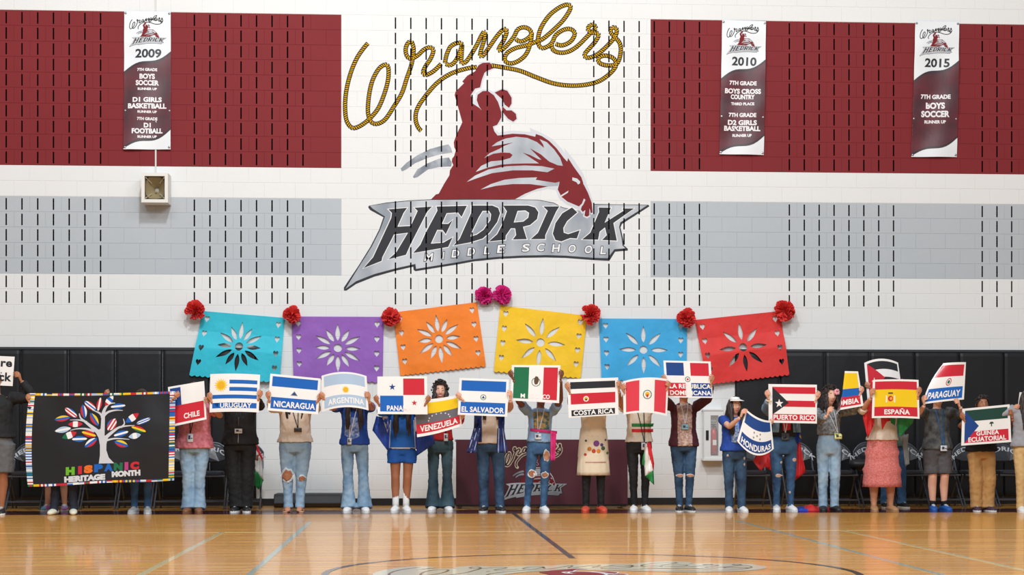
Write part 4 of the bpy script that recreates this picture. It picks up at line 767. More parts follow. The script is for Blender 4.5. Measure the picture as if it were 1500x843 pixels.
LV = [(403,212,125,50,-37,[BLU,WHT,RED,WHT,RED]),(338,258,125,46,8,[YEL,BLU,RED]),(345,345,125,48,10,[LBL,WHT,LBL]),(440,304,115,46,0,'v',[RED,WHT,RED]),(395,390,120,54,20,'v',[GRN,WHT,RED]),(503,205,115,50,-80,[WHT,BLU,RED]),(553,160,120,52,-38,[RED,WHT,BLU,WHT,RED]),(625,150,110,42,80,[RED,WHT,RED]),(703,123,100,50,50,'v',[RED,WHT,BLU,WHT]),(775,168,120,44,5,[BLU,WHT,BLU]),(588,270,125,52,-58,[YEL,BLU,RED]),(728,315,112,72,58,[BLU,RED,WHT,RED,WHT,RED]),(890,265,125,54,35,'v',[BLU,WHT,RED]),(980,293,125,40,20,[BLU,WHT,BLU,WHT,BLU]),(943,357,125,44,-20,[RED,YEL,GRN]),(803,390,120,48,15,[BLU,WHT,BLU]),(912,410,100,48,10,'v',[LBL,WHT,LBL]),(806,472,120,54,-20,[YEL,BLU,RED]),(548,385,120,48,-18,[RED,YEL,RED]),(475,422,120,48,0,[BLU,WHT,BLU]),(565,455,120,54,35,[WHT,BLU,RED])]
for lf in LV:
    cx_, cy_, ln, wd, an = lf[:5]; vert = lf[5] == 'v'; cs_ = lf[-1]; a = -math.radians(an); out = []
    for i in range(16):
        t = i / 15; out.append((-ln / 2 + ln * t, -wd / 2 * math.sin(math.pi * t) ** .8))
    for i in range(14, 0, -1):
        t = i / 15; out.append((-ln / 2 + ln * t, wd / 2 * math.sin(math.pi * t) ** .8))
    mb = MB(); ml = []
    n = len(cs_)
    for k, m in enumerate(cs_):
        if m not in ml: ml.append(m)
        P_ = tess(out); ax = 0 if vert else 1; L_ = ln if vert else wd
        lo, hi = -L_ / 2 + L_ * k / n, -L_ / 2 + L_ * (k + 1) / n; q = []
        for p in P_:
            _, p2 = cutpoly(p, ax, lo)
            if len(p2) < 3: continue
            p3, _ = cutpoly(p2, ax, hi)
            if len(p3) > 2 and parea(p3) > .01: q.append([Z5(cx_ + x * math.cos(a) - y * math.sin(a), cy_ + x * math.sin(a) + y * math.cos(a)) for x, y in p3])
        put(mb, gridcut(q, gu, gv, None, 1e-9), lambda x, y: bfn(x, y, 2.4), ml.index(m))
    mb.build('flag_leaf', ml, hb, True)
tr_ = [[Z5(*q) for q in p] for p in tess([(630,625),(638,560),(637,480),(625,420),(600,372),(640,345),(644,240),(672,240),(672,400),(700,420),(688,470),(688,520),(708,580),(752,627)])]
for pts, w0, w1 in (([(655,260),(665,200),(700,150),(752,142)],34,6),([(665,240),(700,212),(760,200),(822,204)],22,4),([(650,245),(625,218),(570,195)],20,3),([(650,400),(600,355),(520,290),(480,255),(466,208)],40,7),([(530,290),(470,272),(390,270)],16,3),([(590,365),(530,345),(460,340),(400,352)],20,4),([(680,420),(740,370),(800,335),(920,325)],30,4),([(800,340),(828,310),(816,264)],16,5),([(692,440),(760,428),(880,438)],16,4)):
    tr_ += [[Z5(*q) for q in p] for p in ribbon(pts, w0, w1, 12)]
hemit('tree_print', tr_, 1.8, mat('print_tree_grey', (206, 208, 214), .4))
for ch, x, c_ in zip('HISPANIC', (405, 482, 548, 628, 708, 785, 850, 916), (pc('lime', (110, 186, 40)), RED, pc('orange', (236, 112, 24)), BLU, BLU, GRN, pc('magenta', (190, 60, 130)), RED)):
    wd = 30 if ch == 'I' else 70; sl = -(x - 405) * .045; hemit('lettering', [[Z5(*q) for q in p] for p in text_in(ch, x, 672 + sl, wd, 64, .085)], 2, c_)
for s, x, wd, y in (('HERITAGE', 520, 325, 735), ('MONTH', 848, 228, 711)): hemit('lettering', [[Z5(*q) for q in p] for p in text_in(s, x, y, wd, 48, .075, 0, -.045 if s == 'MONTH' else -.01)], 2, mat('print_letter_white', (214, 216, 220), .4))
# ---------------------------------------------------------------- people
SK = {'a': mat('skin_light', (226, 172, 146), .5, noise_amt=.06, nscale=8), 'b': mat('skin_medium', (198, 138, 106), .5, noise_amt=.06, nscale=8), 'c': mat('skin_tan', (170, 110, 78), .5, noise_amt=.06, nscale=8), 'd': mat('skin_deep', (120, 76, 54), .5, noise_amt=.06, nscale=8)}
m_eye = mat('eye_white', (232, 228, 222), .3); m_iris = mat('iris_dark', (46, 28, 20), .2); m_lip = mat('lips', (176, 84, 82), .45); m_brow = mat('brow_dark', (34, 24, 20), .7); m_teeth = mat('teeth', (240, 236, 228), .3)
HAIR = {'k': mat('hair_black', (30, 24, 24), .45, second=(58, 44, 38), nscale=40, stretch=(6, 6, .6)), 'b': mat('hair_brown', (64, 42, 32), .45, second=(96, 66, 46), nscale=40, stretch=(6, 6, .6))}
def g2(a, b, s): return math.exp(-(a * a + b * b) / (2 * s * s))
def head_pt(a, e, S=1.0):
    """a: azimuth from the face (0) positive to image right; e: elevation -1..1 (radians/ (pi/2))"""
    ce, se = math.cos(e * math.pi / 2), math.sin(e * math.pi / 2)
    x, y, z = math.sin(a) * ce, -math.cos(a) * ce, se
    X, Y_, Z_ = x * .074, y * .092, z * .112
    if z < 0:
        k = 1 - .26 * (-z) ** 1.6; X *= k; Y_ *= (1 - .10 * (-z))
        if y > 0: Y_ *= 1 - .25 * (-z)
    f = max(0, -y)
    d = 0
    d += .021 * g2(X, Z_ + .020, .0105) + .010 * g2(X, Z_ + .002, .010) + .006 * g2(X, Z_ - .012, .012)     # nose
    d += .005 * (g2(X - .013, Z_ + .026, .006) + g2(X + .013, Z_ + .026, .006))
    d -= .007 * (g2(X - .031, Z_ - .008, .012) + g2(X + .031, Z_ - .008, .012))                                # sockets
    d += .005 * (g2(X - .038, Z_ + .020, .016) + g2(X + .038, Z_ + .020, .016))                                # cheeks
    d += .006 * g2(X * .55, Z_ + .052, .0065) + .008 * g2(X, Z_ + .092, .014) - .003 * g2(X, Z_ + .072, .009)
    return Vector((X, Y_ - d * (f > .3), Z_)) * S
def head_mesh(S=1.0, smile=False):
    mb = MB(); na, ne = 44, 34; vs = []
    for j in range(1, ne):
        e = -1 + 2 * j / ne
        for i in range(na):
            t = i / na * 2 - 1; a = math.pi * (t * (.62 + .38 * t * t)); vs.append(head_pt(a, e, S))
    b0 = len(vs); vs += [head_pt(0, -1, S), head_pt(0, 1, S)]; fs = []
    for j in range(ne - 2):
        for i in range(na): fs.append((j * na + i, j * na + (i + 1) % na, (j + 1) * na + (i + 1) % na, (j + 1) * na + i))
    for i in range(na): fs.append((b0, (i + 1) % na, i)); fs.append((b0 + 1, (ne - 2) * na + i, (ne - 2) * na + (i + 1) % na))
    mb.add(vs, fs, 0)
    for s in (-1, 1):                                                     # ears, eyes, brows
        mb.ball(Vector((s * .077, .008, -.006)) * S, (.009 * S, .018 * S, .030 * S), 8, 6, 0, Matrix.Rotation(s * .35, 3, 'Z'))
        pe = head_pt(math.asin(.0305 / .074), .045, S); ex = pe + Vector((0, .0075, 0)) * S; mb.ball(ex, (.0125 * S, .0105 * S, .0062 * S), 10, 6, 1); mb.ball(ex + Vector((0, -.0068, 0)) * S, (.0058 * S, .0050 * S, .0060 * S), 8, 6, 2)
        mb.loft([head_pt(s * q, .20 + .035 * math.sin((q - .2) / .45 * math.pi), S) + Vector((0, -.001, .002)) for q in (.22, .34, .46, .60)], [.0018 * S, .0036 * S, .0034 * S, .0015 * S], 6, (0, 0, 1), 4)
        mb.loft([ex + Vector((s * q, -.0085 + abs(q) * .25, .0068 - abs(q) * .20)) * S for q in (-.013, -.005, .004, .013)], [.0018 * S] * 4, 5, (0, 0, 1), 4)
    yl = lambda q, z: head_pt(math.asin(max(-.9, min(.9, q / .060))), z, S)
    w_ = .030 if smile else .023; zz = -.315
    def mouth(x, dz): p = head_pt(x / .068, zz, S); return Vector((x * S, p.y - .0035, (-.0535 + dz + (.30 * abs(x) if smile else .04 * abs(x))) * S))
    xs = [-w_, -w_ * .55, 0, w_ * .55, w_]; gap = .0045 if smile else .0018
    mb.loft([mouth(x, gap) for x in xs], [.001, .0035, .0040, .0035, .001], 6, (0, 0, 1), 3); mb.loft([mouth(x, -gap - .001) for x in xs], [.001, .0042, .0052, .0042, .001], 6, (0, 0, 1), 3)
    if smile: mb.loft([mouth(x * .85, 0) + Vector((0, .0006, 0)) for x in xs], [.0015, .0036, .0042, .0036, .0015], 6, (0, 0, 1), 5)
    return mb
def remesh(mb, name, mats, vox, smooth_it=3, disp=0.0, dscale=.12, tex='w', parent=None, loc=None):
    me = mb.mesh('tmp', mats); o = bpy.data.objects.new('tmp', me); col.objects.link(o)
    r = o.modifiers.new('r', 'REMESH'); r.mode = 'VOXEL'; r.voxel_size = vox; r.use_smooth_shade = True
    if smooth_it: s = o.modifiers.new('s', 'SMOOTH'); s.iterations = smooth_it; s.factor = .5
    if disp:
        t = bpy.data.textures.get('wr%g' % dscale) or bpy.data.textures.new('wr%g' % dscale, 'CLOUDS'); t.noise_scale = dscale; t.noise_depth = 2
        d = o.modifiers.new('d', 'DISPLACE'); d.texture = t; d.strength = disp; d.texture_coords = 'LOCAL'
    dg = bpy.context.evaluated_depsgraph_get(); ev = o.evaluated_get(dg); m2 = bpy.data.meshes.new_from_object(ev)
    bpy.data.objects.remove(o); bpy.data.meshes.remove(me); m2.name = name
    m2.materials.clear()
    for m in mats: m2.materials.append(m)
    return m2
def hand_mb():
    mb = MB(); mb.loft([(.036, .022, -.10), (.035, .020, -.075), (.033, .014, -.045), (.029, .006, -.010), (.024, .000, .018)], [(.021, .017), (.022, .018), (.026, .024), (.023, .030), (.014, .024)], 10, (0, 1, 0))
    for i in range(4):
        z = -.034 + .0205 * i; L_ = (.80, .95, 1.0, .92)[i]
        mb.loft([(.030, .000, z), (.020, -.017, z + .001), (.002, -.0215, z + .003), (-.016 * L_, -.0195, z + .004), (-.031 * L_, -.0145, z + .003)], [.0100, .0096, .0088, .0080, .0062], 8, (0, 0, 1))
    mb.loft([(.030, .022, -.040), (.014, .028, -.016), (-.008, .024, .004), (-.026, .018, .012)], [.0125, .0112, .0095, .0072], 8, (0, 0, 1)); return mb
HAND = None
def hand_verts():
    global HAND
    if HAND is None:
        m = remesh(hand_mb(), 'hand', [SK['b']], .0042, 2); HAND = ([v.co.copy() for v in m.vertices], [tuple(p.vertices) for p in m.polygons])
    return HAND
def smooth_mesh(me): me.polygons.foreach_set('use_smooth', [True] * len(me.polygons))
def obj_from(me, name, parent, shift):
    me.transform(Matrix.Translation(-shift)); o = bpy.data.objects.new(name, me); col.objects.link(o); o.parent = parent; return o
def patch(target_me, polys, m, name, parent, off=.004, shift=Vector((0, 0, 0)), nx=8, back=False):
    """lay flat artwork (x, z polygons, root-local) onto a garment mesh"""
    bvh = BVHTree.FromPolygons([v.co for v in target_me.vertices], [tuple(p.vertices) for p in target_me.polygons])
    xs = [q[0] for p in polys for q in p]; zs = [q[1] for p in polys for q in p]; step = .018; us = [min(xs) + step * i for i in range(1, int((max(xs) - min(xs)) / step) + 1)]; vs_ = [min(zs) + step * i for i in range(1, int((max(zs) - min(zs)) / step) + 1)]
    def fn(x, z):
        h = bvh.ray_cast(Vector((x, -2, z)), Vector((0, 1, 0)))
        if h[0] is None: h = bvh.find_nearest(Vector((x, -.3, z))); y = h[0].y
        else: y = h[0].y
        return (x, y - off, z)
    mb = MB(); put(mb, gridcut(polys, us, vs_, None, 1e-8), fn); o = mb.build(name, m, parent, smooth=True, local=True); sd = o.modifiers.new('s', 'SOLIDIFY'); sd.thickness = .002; sd.offset = 0; return o
PANTS = {'skinny': (.98, .98, .98, 1.15), 'straight': (1.04, 1.16, 1.18, 1.55), 'flare': (1.02, 1.05, 1.45, 2.55), 'wide': (1.16, 1.55, 1.75, 2.15), 'shorts': (1.35, 1.55, 0, 0), 'none': (1, 1, 1, 1)}
DEN = {'light': mat('denim_light', (150, 178, 200), .8, second=(100, 134, 166), nscale=5, bump=.4, bscale=14), 'mid': mat('denim_mid', (66, 108, 148), .8, second=(36, 70, 108), nscale=5, bump=.4, bscale=14), 'dark': mat('denim_dark', (30, 54, 82), .8, second=(58, 90, 122), nscale=4, bump=.4, bscale=14), 'pale': mat('denim_pale', (126, 158, 186), .8, second=(158, 184, 204), nscale=5, bump=.4, bscale=14), 'teal': mat('denim_washed', (40, 66, 80), .8, second=(64, 92, 104), nscale=4, bump=.4, bscale=14)}
def cloth(name, rgb, **k): return mat('cloth_' + name, rgb, k.pop('rough', .8), bump=k.pop('bump', .4), bscale=k.pop('bscale', 16), **k)
m_sole = mat('shoe_sole_white', (226, 226, 222), .5); m_lan = mat('lanyard_dark', (30, 32, 40), .5); m_bdg = mat('badge_white', (214, 220, 226), .3); m_lace = mat('shoelace', (240, 240, 238), .6)
SHOE = {'white': mat('shoe_white', (226, 226, 226), .5), 'black': mat('shoe_black', (30, 30, 32), .5), 'brown': mat('shoe_brown', (128, 84, 56), .5), 'red': mat('shoe_red', (206, 74, 50), .5), 'blue': mat('shoe_blue', (20, 82, 160), .5), 'teal': mat('shoe_teal', (30, 184, 206), .5, second=(214, 30, 140), nscale=18), 'tan': mat('boot_tan', (170, 126, 88), .6), 'plum': mat('shoe_plum', (64, 42, 62), .6), 'cream': mat('clog_cream', (224, 222, 204), .5), 'grey': mat('shoe_grey', (196, 198, 200), .5), 'sandal': mat('sandal_tan', (196, 150, 116), .5)}
def person(label_, feet, H, cx, fy=752, b=1.0, skin='b', hands=None, handY=-2.5, top=None, hem=None, sleeve='short', twid=1.0, pants='straight', pm=None, pend=None, shoe='white', hair='long', hc='k', yaw=0, lean=0, face=False, headx=None, headz=None, lanyard=None, neckopen=.0, inner=None, elb=None, headY=-.02, skirt=None, thick=1.0, boot=False, socks=None, sock_top=None, tilt=0.0, hipx=None, shY=0.0):
    gy = ground(600 + .3 * (cx - 600), fy).y; Yp = gy + .06; gp = Vector((at(cx, 700, gy).x, gy, 0)); S = H / 1.62
    root = empty('person', (gp.x, Yp, 0), label_, 'person')
    X = lambda px, Y=None: at(px, 700, Yp if Y is None else Y).x - gp.x
    Zp = lambda py, Y=None: at(cx, py, Yp if Y is None else Y).z
    Lx, Rx = X(feet[0]), X(feet[1]); hipw = .060 * H * b * .92; zc = .475 * H; hx = 0 if hipx is None else X(hipx)
    sm = SK[skin]; hy = (0 if headx is None else X(headx)); hz = .93 * H if headz is None else headz
    shz = .815 * H; shw = .104 * H * (1 + (b - 1) * .5)
    kn = [(Lx + (hx - hipw - Lx) * .45, -.015, .285 * H), (Rx + (hx + hipw - Rx) * .45, -.015, .285 * H)]
    hp = [(hx - hipw, 0, .50 * H), (hx + hipw, 0, .50 * H)]; an = [(Lx, .02, .045 * H), (Rx, .02, .045 * H)]
    # arms
    arms = []
    for s, h in zip((-1, 1), hands):
        sh = Vector((hx * .3 + s * shw, .01 + shY, shz)); g = at(h[0], h[1], h[2] if len(h) > 2 else handY); g = Vector((g.x - gp.x, g.y - Yp, g.z))
        out = h[3] if len(h) > 3 else s           # which side of the sheet the hand grips from
        up, fo = .178 * H, .155 * H
        rotz = 0; elh = (elb or (.9, -.15, -.75)); wr = g + Vector((out * .036, .022, -.085))
        for it in range(2):
            d = wr - sh; L_ = min(d.length, up + fo - .012); dd = d.normalized(); wr_ = sh + dd * L_; a_ = (up * up - fo * fo + L_ * L_) / (2 * L_); hh = math.sqrt(max(1e-6, up * up - a_ * a_))
            hint = Vector((s * elh[0], elh[1], elh[2])); hint -= dd * hint.dot(dd); hint.normalize(); el = sh + dd * a_ + hint * hh
            v = el - g; ang = math.atan2(v.x, -v.z); ang = max(-1.1, min(1.1, ang)); base = math.atan2(out * .036, .085)
            rt = ang - base * (1 if True else 0); Rm = Matrix.Rotation(-rt, 3, 'Y'); wr = g + Rm @ Vector((out * .036, .022, -.092)); rotz = rt
        arms.append((sh, el, wr, g, out, Rm))
    # body: one surface
    mb = MB(); B = b
    mb.loft([(hx, 0, zc - .01), (hx, 0, .53 * H), (hx * .7, .0, .61 * H), (hx * .4, -.0, .70 * H), (hx * .3, .0, .765 * H), (hx * .3, .005, .808 * H), (hx * .3, .01, .835 * H)], [(.078 * H * B, .056 * H * B), (.098 * H * B, .066 * H * B), (.074 * H * B, .054 * H * B), (.084 * H * B, .062 * H * B), (.098 * H * B, .060 * H * B), (.092 * H, .045 * H), (.045 * H, .035 * H)], 16, flat=True)
    mb.loft([(hx * .3, .012, .82 * H), (hx * .3 + hy * .3, .008, .855 * H), (hy, .0 + headY, hz - .045)], [.034 * H, .031 * H, .036 * H], 12)
    for k in (0, 1):
        h_, n_, a_ = hp[k], kn[k], an[k]; lk = .86 if (pants not in ('shorts', 'none') and not pend) else 1; q = .051 * H * (1 + (B - 1) * .9) * lk
        mid = [(h_[i] + n_[i]) / 2 for i in range(3)]; cf = [(n_[0] * .68 + a_[0] * .32), .022, n_[2] * .68 + a_[2] * .32]
        mb.loft([h_, mid, n_, cf, (a_[0], a_[1] + .008, a_[2] + .03), a_], [q, q * .84, .036 * H * (1 + (B - 1) * .5) * lk, .036 * H * (1 + (B - 1) * .5) * lk, .0225 * H * lk, .022 * H * lk], 12)
        if shoe == 'sandal': mb.loft([(a_[0], .055, .035), (a_[0], 0, .045), (a_[0] , -.08, .032), (a_[0], -.14, .022)], [(.026, .03), (.032, .042), (.040, .028), (.032, .016)], 10, (1, 0, 0))
    for sh, el, wr, g, out, Rm in arms:
        mb.loft([sh + Vector((-.03 * (1 if sh.x > 0 else -1), 0, 0)), sh, sh.lerp(el, .5), el, el.lerp(wr, .3), wr], [.034 * H * B ** .5, .034 * H * B ** .5, .028 * H * B ** .7, .0235 * H * B ** .4, .0235 * H * B ** .4, .0155 * H], 12)
    me = remesh(mb, 'body', [sm, m_eye, m_iris, m_lip, m_brow, m_teeth], .013, 2)
    vs = [v.co.copy() for v in me.vertices]; fs = [tuple(p.vertices) for p in me.polygons]; bodyb = MB(); bodyb.add(vs, fs, 0); bpy.data.meshes.remove(me)
    HV, HF = hand_verts()
    for sh, el, wr, g, out, Rm in arms:
        fl = Matrix.Diagonal((1 if out > 0 else -1, 1, 1)); Mx = Rm @ fl; k = .84 * S ** .5
        bodyb.add([g + Mx @ (v * k) for v in HV], HF if out > 0 else [tuple(reversed(f)) for f in HF], 0)
    hm = head_mesh(S ** .5 * 1.0, face == 'smile'); RH = Matrix.Rotation(yaw, 3, 'Z') @ Matrix.Rotation(tilt, 3, 'X'); hc_ = Vector((hy, headY - .005, hz))
    off = len(bodyb.v); bodyb.v += [tuple(hc_ + RH @ Vector(v)) for v in hm.v]; bodyb.f += [tuple(i + off for i in f) for f in hm.f]; bodyb.m += hm.m
    bd = bodyb.build('body', [sm, m_eye, m_iris, m_lip, m_brow, m_teeth], root, smooth=True, local=True)
    # trousers, shorts or leggings
    out_ = {'root': root, 'H': H, 'X': X, 'Z': Zp, 'arms': arms, 'hc': hc_, 'RH': RH, 'Y': Yp, 'kn': kn, 'an': an, 'gx': gp.x, 'hx': hx}
    if pants != 'none':
        f0, f1, f2, f3 = PANTS[pants]; mb = MB(); e = 1.06 * thick
        mb.loft([(hx, 0, .465 * H), (hx, 0, .50 * H), (hx, 0, .54 * H), (hx, 0, .60 * H), (hx, 0, .625 * H)], [(.085 * H * B * e, .062 * H * B * e), (.100 * H * B * e, .070 * H * B * e), (.100 * H * B * e, .070 * H * B * e), (.083 * H * B * e, .060 * H * B * e), (.080 * H * B * e, .058 * H * B * e)], 18, flat=True)
        for k in (0, 1):
            h_, n_, a_ = hp[k], kn[k], an[k]; q = .0505 * H * (1 + (B - 1) * .9) * f0; mid = [(h_[i] + n_[i]) / 2 for i in range(3)]; kr = .037 * H * f1 * (1 + (B - 1) * .5)
            if pants == 'shorts' or pend:
                z_end = pend if pend else .30 * H; t = max(0, min(1, (h_[2] - z_end) / (h_[2] - n_[2]))); en = (h_[0] + (n_[0] - h_[0]) * t, h_[1], z_end); kr2 = q * (1.0 if pants == 'shorts' else .85)
                mb.loft([h_, ((h_[0] + en[0]) / 2, 0, (h_[2] + z_end) / 2), en], [q, q * .97, kr2], 14, flat=True)
            else:
                cf = (n_[0] * .5 + a_[0] * .5, .012, n_[2] * .5 + a_[2] * .5); mb.loft([h_, mid, n_, cf, (a_[0], a_[1], a_[2] + .02), (a_[0], a_[1] - .01, a_[2] - .022)], [q, q * .92, kr, .031 * H * f2, .0235 * H * f3, .0235 * H * f3 * 1.04], 14, flat=True)
        pme = remesh(mb, 'trousers', [pm], .012, 3, .016, .045); o = bpy.data.objects.new('shorts' if (pants == 'shorts' or pend) else 'trousers', pme); col.objects.link(o); o.parent = root; out_['pants'] = pme; out_['po'] = o
    if skirt:
        mb = MB(); m_, z0, z1, w0, w1 = skirt; n = 12; pts = []; rr = []
        for i in range(n + 1):
            t = i / n; z = z1 + (z0 - z1) * t; w_ = w0 + (w1 - w0) * t ** .8 + (.020 if i in (4, 8) and w1 > .21 else 0); pts.append((hx, 0, z)); rr.append((w_, w_ * .72))
        mb.loft(pts, rr, 40, flat=True)
        vs = [Vector(v) for v in mb.v]
        for q in range((n + 1) * 40):
            i, k = divmod(q, 40); t = i / n; vs[q] = Vector((hx + (vs[q].x - hx) * (1 + .045 * t * math.sin(k * 2.2 + (i // 4) * 1.7)), vs[q].y * (1 + .05 * t * math.sin(k * 2.2 + (i // 4))), vs[q].z))
        mb.v = [tuple(v) for v in vs]; o = mb.build('skirt', m_, root, smooth=True, local=True); out_['skirt'] = o
    # shirt
    if top:
        mb = MB(); hz_ = Zp(hem) if hem else .56 * H; tw = twid * B
        def rad(z): 
            f = z / H
            pr = [(.40, .112, .085), (.50, .106, .076), (.54, .104, .073), (.61, .088, .064), (.70, .092, .069), (.765, .103, .064), (.808, .099, .050), (.838, .052, .040)]
            for (a, x, y), (a2, x2, y2) in zip(pr, pr[1:]):
                if f <= a2: t = max(0, (f - a) / (a2 - a)); fl_ = 1.13 - .13 * max(0, min(1, (f - .60) / .15)); return ((x + (x2 - x) * t) * H * (max(tw, B) * fl_ if f < .79 else 1), (y + (y2 - y) * t) * H * (B * fl_ * 1.08 if f < .79 else 1))
            return (.04 * H, .035 * H)
        zs = [hz_ + (.838 * H - hz_) * i / 9 for i in range(10)]; mb.loft([(hx * (1 - .7 * i / 9), 0, z) for i, z in enumerate(zs)], [rad(z) for z in zs], 20, flat=True)
        for sh, el, wr, g, out, Rm in arms:
            s = 1 if sh.x > 0 else -1; r0 = .043 * H * B ** .5; wd = .036 * H if sleeve != 'tight' else .031 * H
            if sleeve == 'short': mb.loft([sh + Vector((-s * .04, 0, 0)), sh, sh.lerp(el, .35), sh.lerp(el, .62)], [r0, r0, .041 * H, .042 * H], 14, flat=True)
            elif sleeve == 'elbow': mb.loft([sh + Vector((-s * .04, 0, 0)), sh, sh.lerp(el, .6), el, el.lerp(wr, .18)], [r0, r0, wd, wd, wd], 14, flat=True)
            elif sleeve != 'none': mb.loft([sh + Vector((-s * .04, 0, 0)), sh, sh.lerp(el, .5), el, el.lerp(wr, .5), el.lerp(wr, .93)], [r0, r0, wd * 1.08, wd, wd * .88, wd * .74], 14, flat=True)
        tme = remesh(mb, 'shirt', [top], .012, 3, .020, .055); o = bpy.data.objects.new('shirt', tme); col.objects.link(o); o.parent = root; out_['shirt'] = tme; out_['so'] = o
    # shoes
    sc_ = SHOE[shoe]
    for k in (0, 1):
        a = an[k]; sp = (-.18 if k == 0 else .18); Rz = Matrix.Rotation(sp, 3, 'Z'); c = Vector((a[0], .02, 0)); kk = S ** .6 * 1.02
        def T(v): return c + Rz @ (Vector(v) * kk)
        mb = MB()
        if shoe == 'sandal':
            mb.loft([T((0, .06, .008)), T((0, 0, .008)), T((0, -.09, .008)), T((0, -.165, .008))], [(.032, .009), (.034, .009), (.043, .009), (.030, .009)], 12, flat=True); f = mb.build('shoe', sc_, root, smooth=True, local=True)
            mb = MB(); mb.loft([T((-.04, -.09, .02)), T((-.02, -.09, .052)), T((.02, -.09, .052)), T((.04, -.09, .02))], [.008] * 4, 6, (0, 1, 0)); mb.loft([T((-.034, .0, .03)), T((0, -.035, .085)), T((.034, 0, .03))], [.006] * 3, 6, (0, 1, 0)); mb.build('sandal_strap', mat('strap_tan', (168, 112, 82), .5), f, local=True); continue
        hgt = 1.0; up_ = [(.070, .030, .040, .040), (.045, .040, .045, .050), (.0, .044, .046, .052), (-.045, .040, .050, .044), (-.09, .035, .049, .036), (-.13, .028, .042, .028), (-.165, .022, .028, .018)]
        mb.loft([T((0, y, z)) for y, z, rx, ry in up_], [(rx * kk, min(ry, z) * kk) for y, z, rx, ry in up_], 14, (1, 0, 0))
        zt2 = .15 if boot else .085; mb.loft([T((0, .02, .04)), T((0, .025, zt2 * .7)), T((0, .022, zt2))], [(.042 * kk, .05 * kk), (.036 * kk, .044 * kk), ((.044 if boot else .036) * kk, (.052 if boot else .044) * kk)], 14, flat=True)
        f = mb.build('boot' if boot else 'shoe', sc_, root, smooth=True, local=True)
        if shoe not in ('cream',):
            mb = MB(); so = [(.078, .022), (.05, .040), (0, .043), (-.05, .047), (-.10, .050), (-.145, .040), (-.172, .020)]; o1 = [(x, y) for y, x in so] + [(-x, y) for y, x in reversed(so)]; n = len(o1); mb.add([T((x, y, .001)) for x, y in o1] + [T((x, y, .022)) for x, y in o1], [(i, (i + 1) % n, n + (i + 1) % n, n + i) for i in range(n)] + [tuple(range(n - 1, -1, -1)), tuple(range(n, 2 * n))]); mb.build('sole', m_sole if shoe in ('white', 'black', 'plum', 'teal', 'grey') and not boot else sc_, f, local=True)
            if shoe in ('white', 'black', 'grey', 'plum', 'blue', 'teal') and not boot:
                mb = MB()
                for q in range(4): y = -.035 - .022 * q; z = .086 - .0085 * q; mb.loft([T((-.02, y, z - .003)), T((0, y - .004, z + .004)), T((.02, y, z - .003))], [.0032] * 3, 5, (0, 1, 0))
                mb.build('laces', m_lace, f, local=True)
        else:
            mb = MB()
            for q in ((-.018, -.10), (.018, -.10), (0, -.125), (-.02, -.075), (.02, -.075)): mb.ball(T((q[0], q[1], .060 - abs(q[0]) * .2 + (q[1] + .1) * .35)), .0065, 8, 5)
            mb.build('vent_hole', mat('pull_black', (24, 24, 26)), f, local=True)
        if socks and not boot:
            mb = MB(); mb.loft([(a[0], .022, .07), (a[0], .024, .12), (a[0] * .98, .024, sock_top or .17)], [.028 * H, .026 * H, .028 * H], 12, flat=True); mb.build('sock', socks, root, smooth=True, local=True)
    # hair
    hairmat = HAIR[hc]; Sh = S ** .5; mb = MB(); rnd = random.Random(int(cx)); na, ne = 36, 20; vs = []; idx = {}
    def HT(v): return hc_ + RH @ Vector(v)
    th = {'curly': .020, 'short': .010, 'long': .013, 'pony': .011, 'bun': .011}[hair]
    for j in range(ne + 1):
        e = -.55 + 1.55 * j / ne
        for i in range(na):
            a = -math.pi + 2 * math.pi * i / na; p = head_pt(a, min(e, .999), Sh); 
            r_ = p.normalized(); vs.append(p + r_ * (th * (1 + .35 * noise.noise(Vector((a * 4, e * 5, cx))))))
    fs = []
    for j in range(ne):
        for i in range(na):
            a = -math.pi + 2 * math.pi * (i + .5) / na; e = -.55 + 1.55 * (j + .5) / ne; line = .46 if abs(a) < .75 else (.46 - (abs(a) - .75) * 1.1)
            if hair == 'short': line = .48 if abs(a) < .85 else max(-.28, .30 - (abs(a) - .85) * .9)
            if e > line: fs.append((j * na + i, j * na + (i + 1) % na, (j + 1) * na + (i + 1) % na, (j + 1) * na + i))
    mb.add([HT(v) for v in vs], fs)
    if hair in ('long', 'curly', 'pony'):
        n = {'long': 30, 'curly': 34, 'pony': 10}[hair]
        for q in range(n):
            a = (.95 + (math.pi - .95) * rnd.random()) * (1 if q % 2 else -1)
            if q < 8 and hair != 'pony': a = (1.0 + .3 * rnd.random()) * (1 if q % 2 else -1)
            p = head_pt(a, .25 + .3 * rnd.random(), Sh); L_ = {'long': .34, 'curly': .22, 'pony': .10}[hair] * (1 + .25 * rnd.random()); r_ = Vector((p.x, p.y, 0)).normalized(); pts = []
            front = abs(a) < 1.35
            for k in range(8):
                t = k / 7; sw = .012 * math.sin(t * 7 + q) if hair == 'long' else .016 * math.sin(t * 20 + q * 2); b2 = .016 * math.cos(t * 20 + q * 2) if hair == 'curly' else 0
                pos = HT(p * 1.10) if k == 0 else HT((p.x * 1.12 + r_.x * .02 * math.sin(t * 2), p.y * 1.1 + (-.055 * t if front else .03 * t) , p.z)) + Vector((sw, b2, -L_ * t)); pts.append(pos)
            rr = [.012, .017, .018, .017, .016, .015, .012, .004]; mb.loft(pts, [(r2 * (1.15 if hair == 'long' else .75), r2 * .8) for r2 in rr], 7, (1, 0, 0))
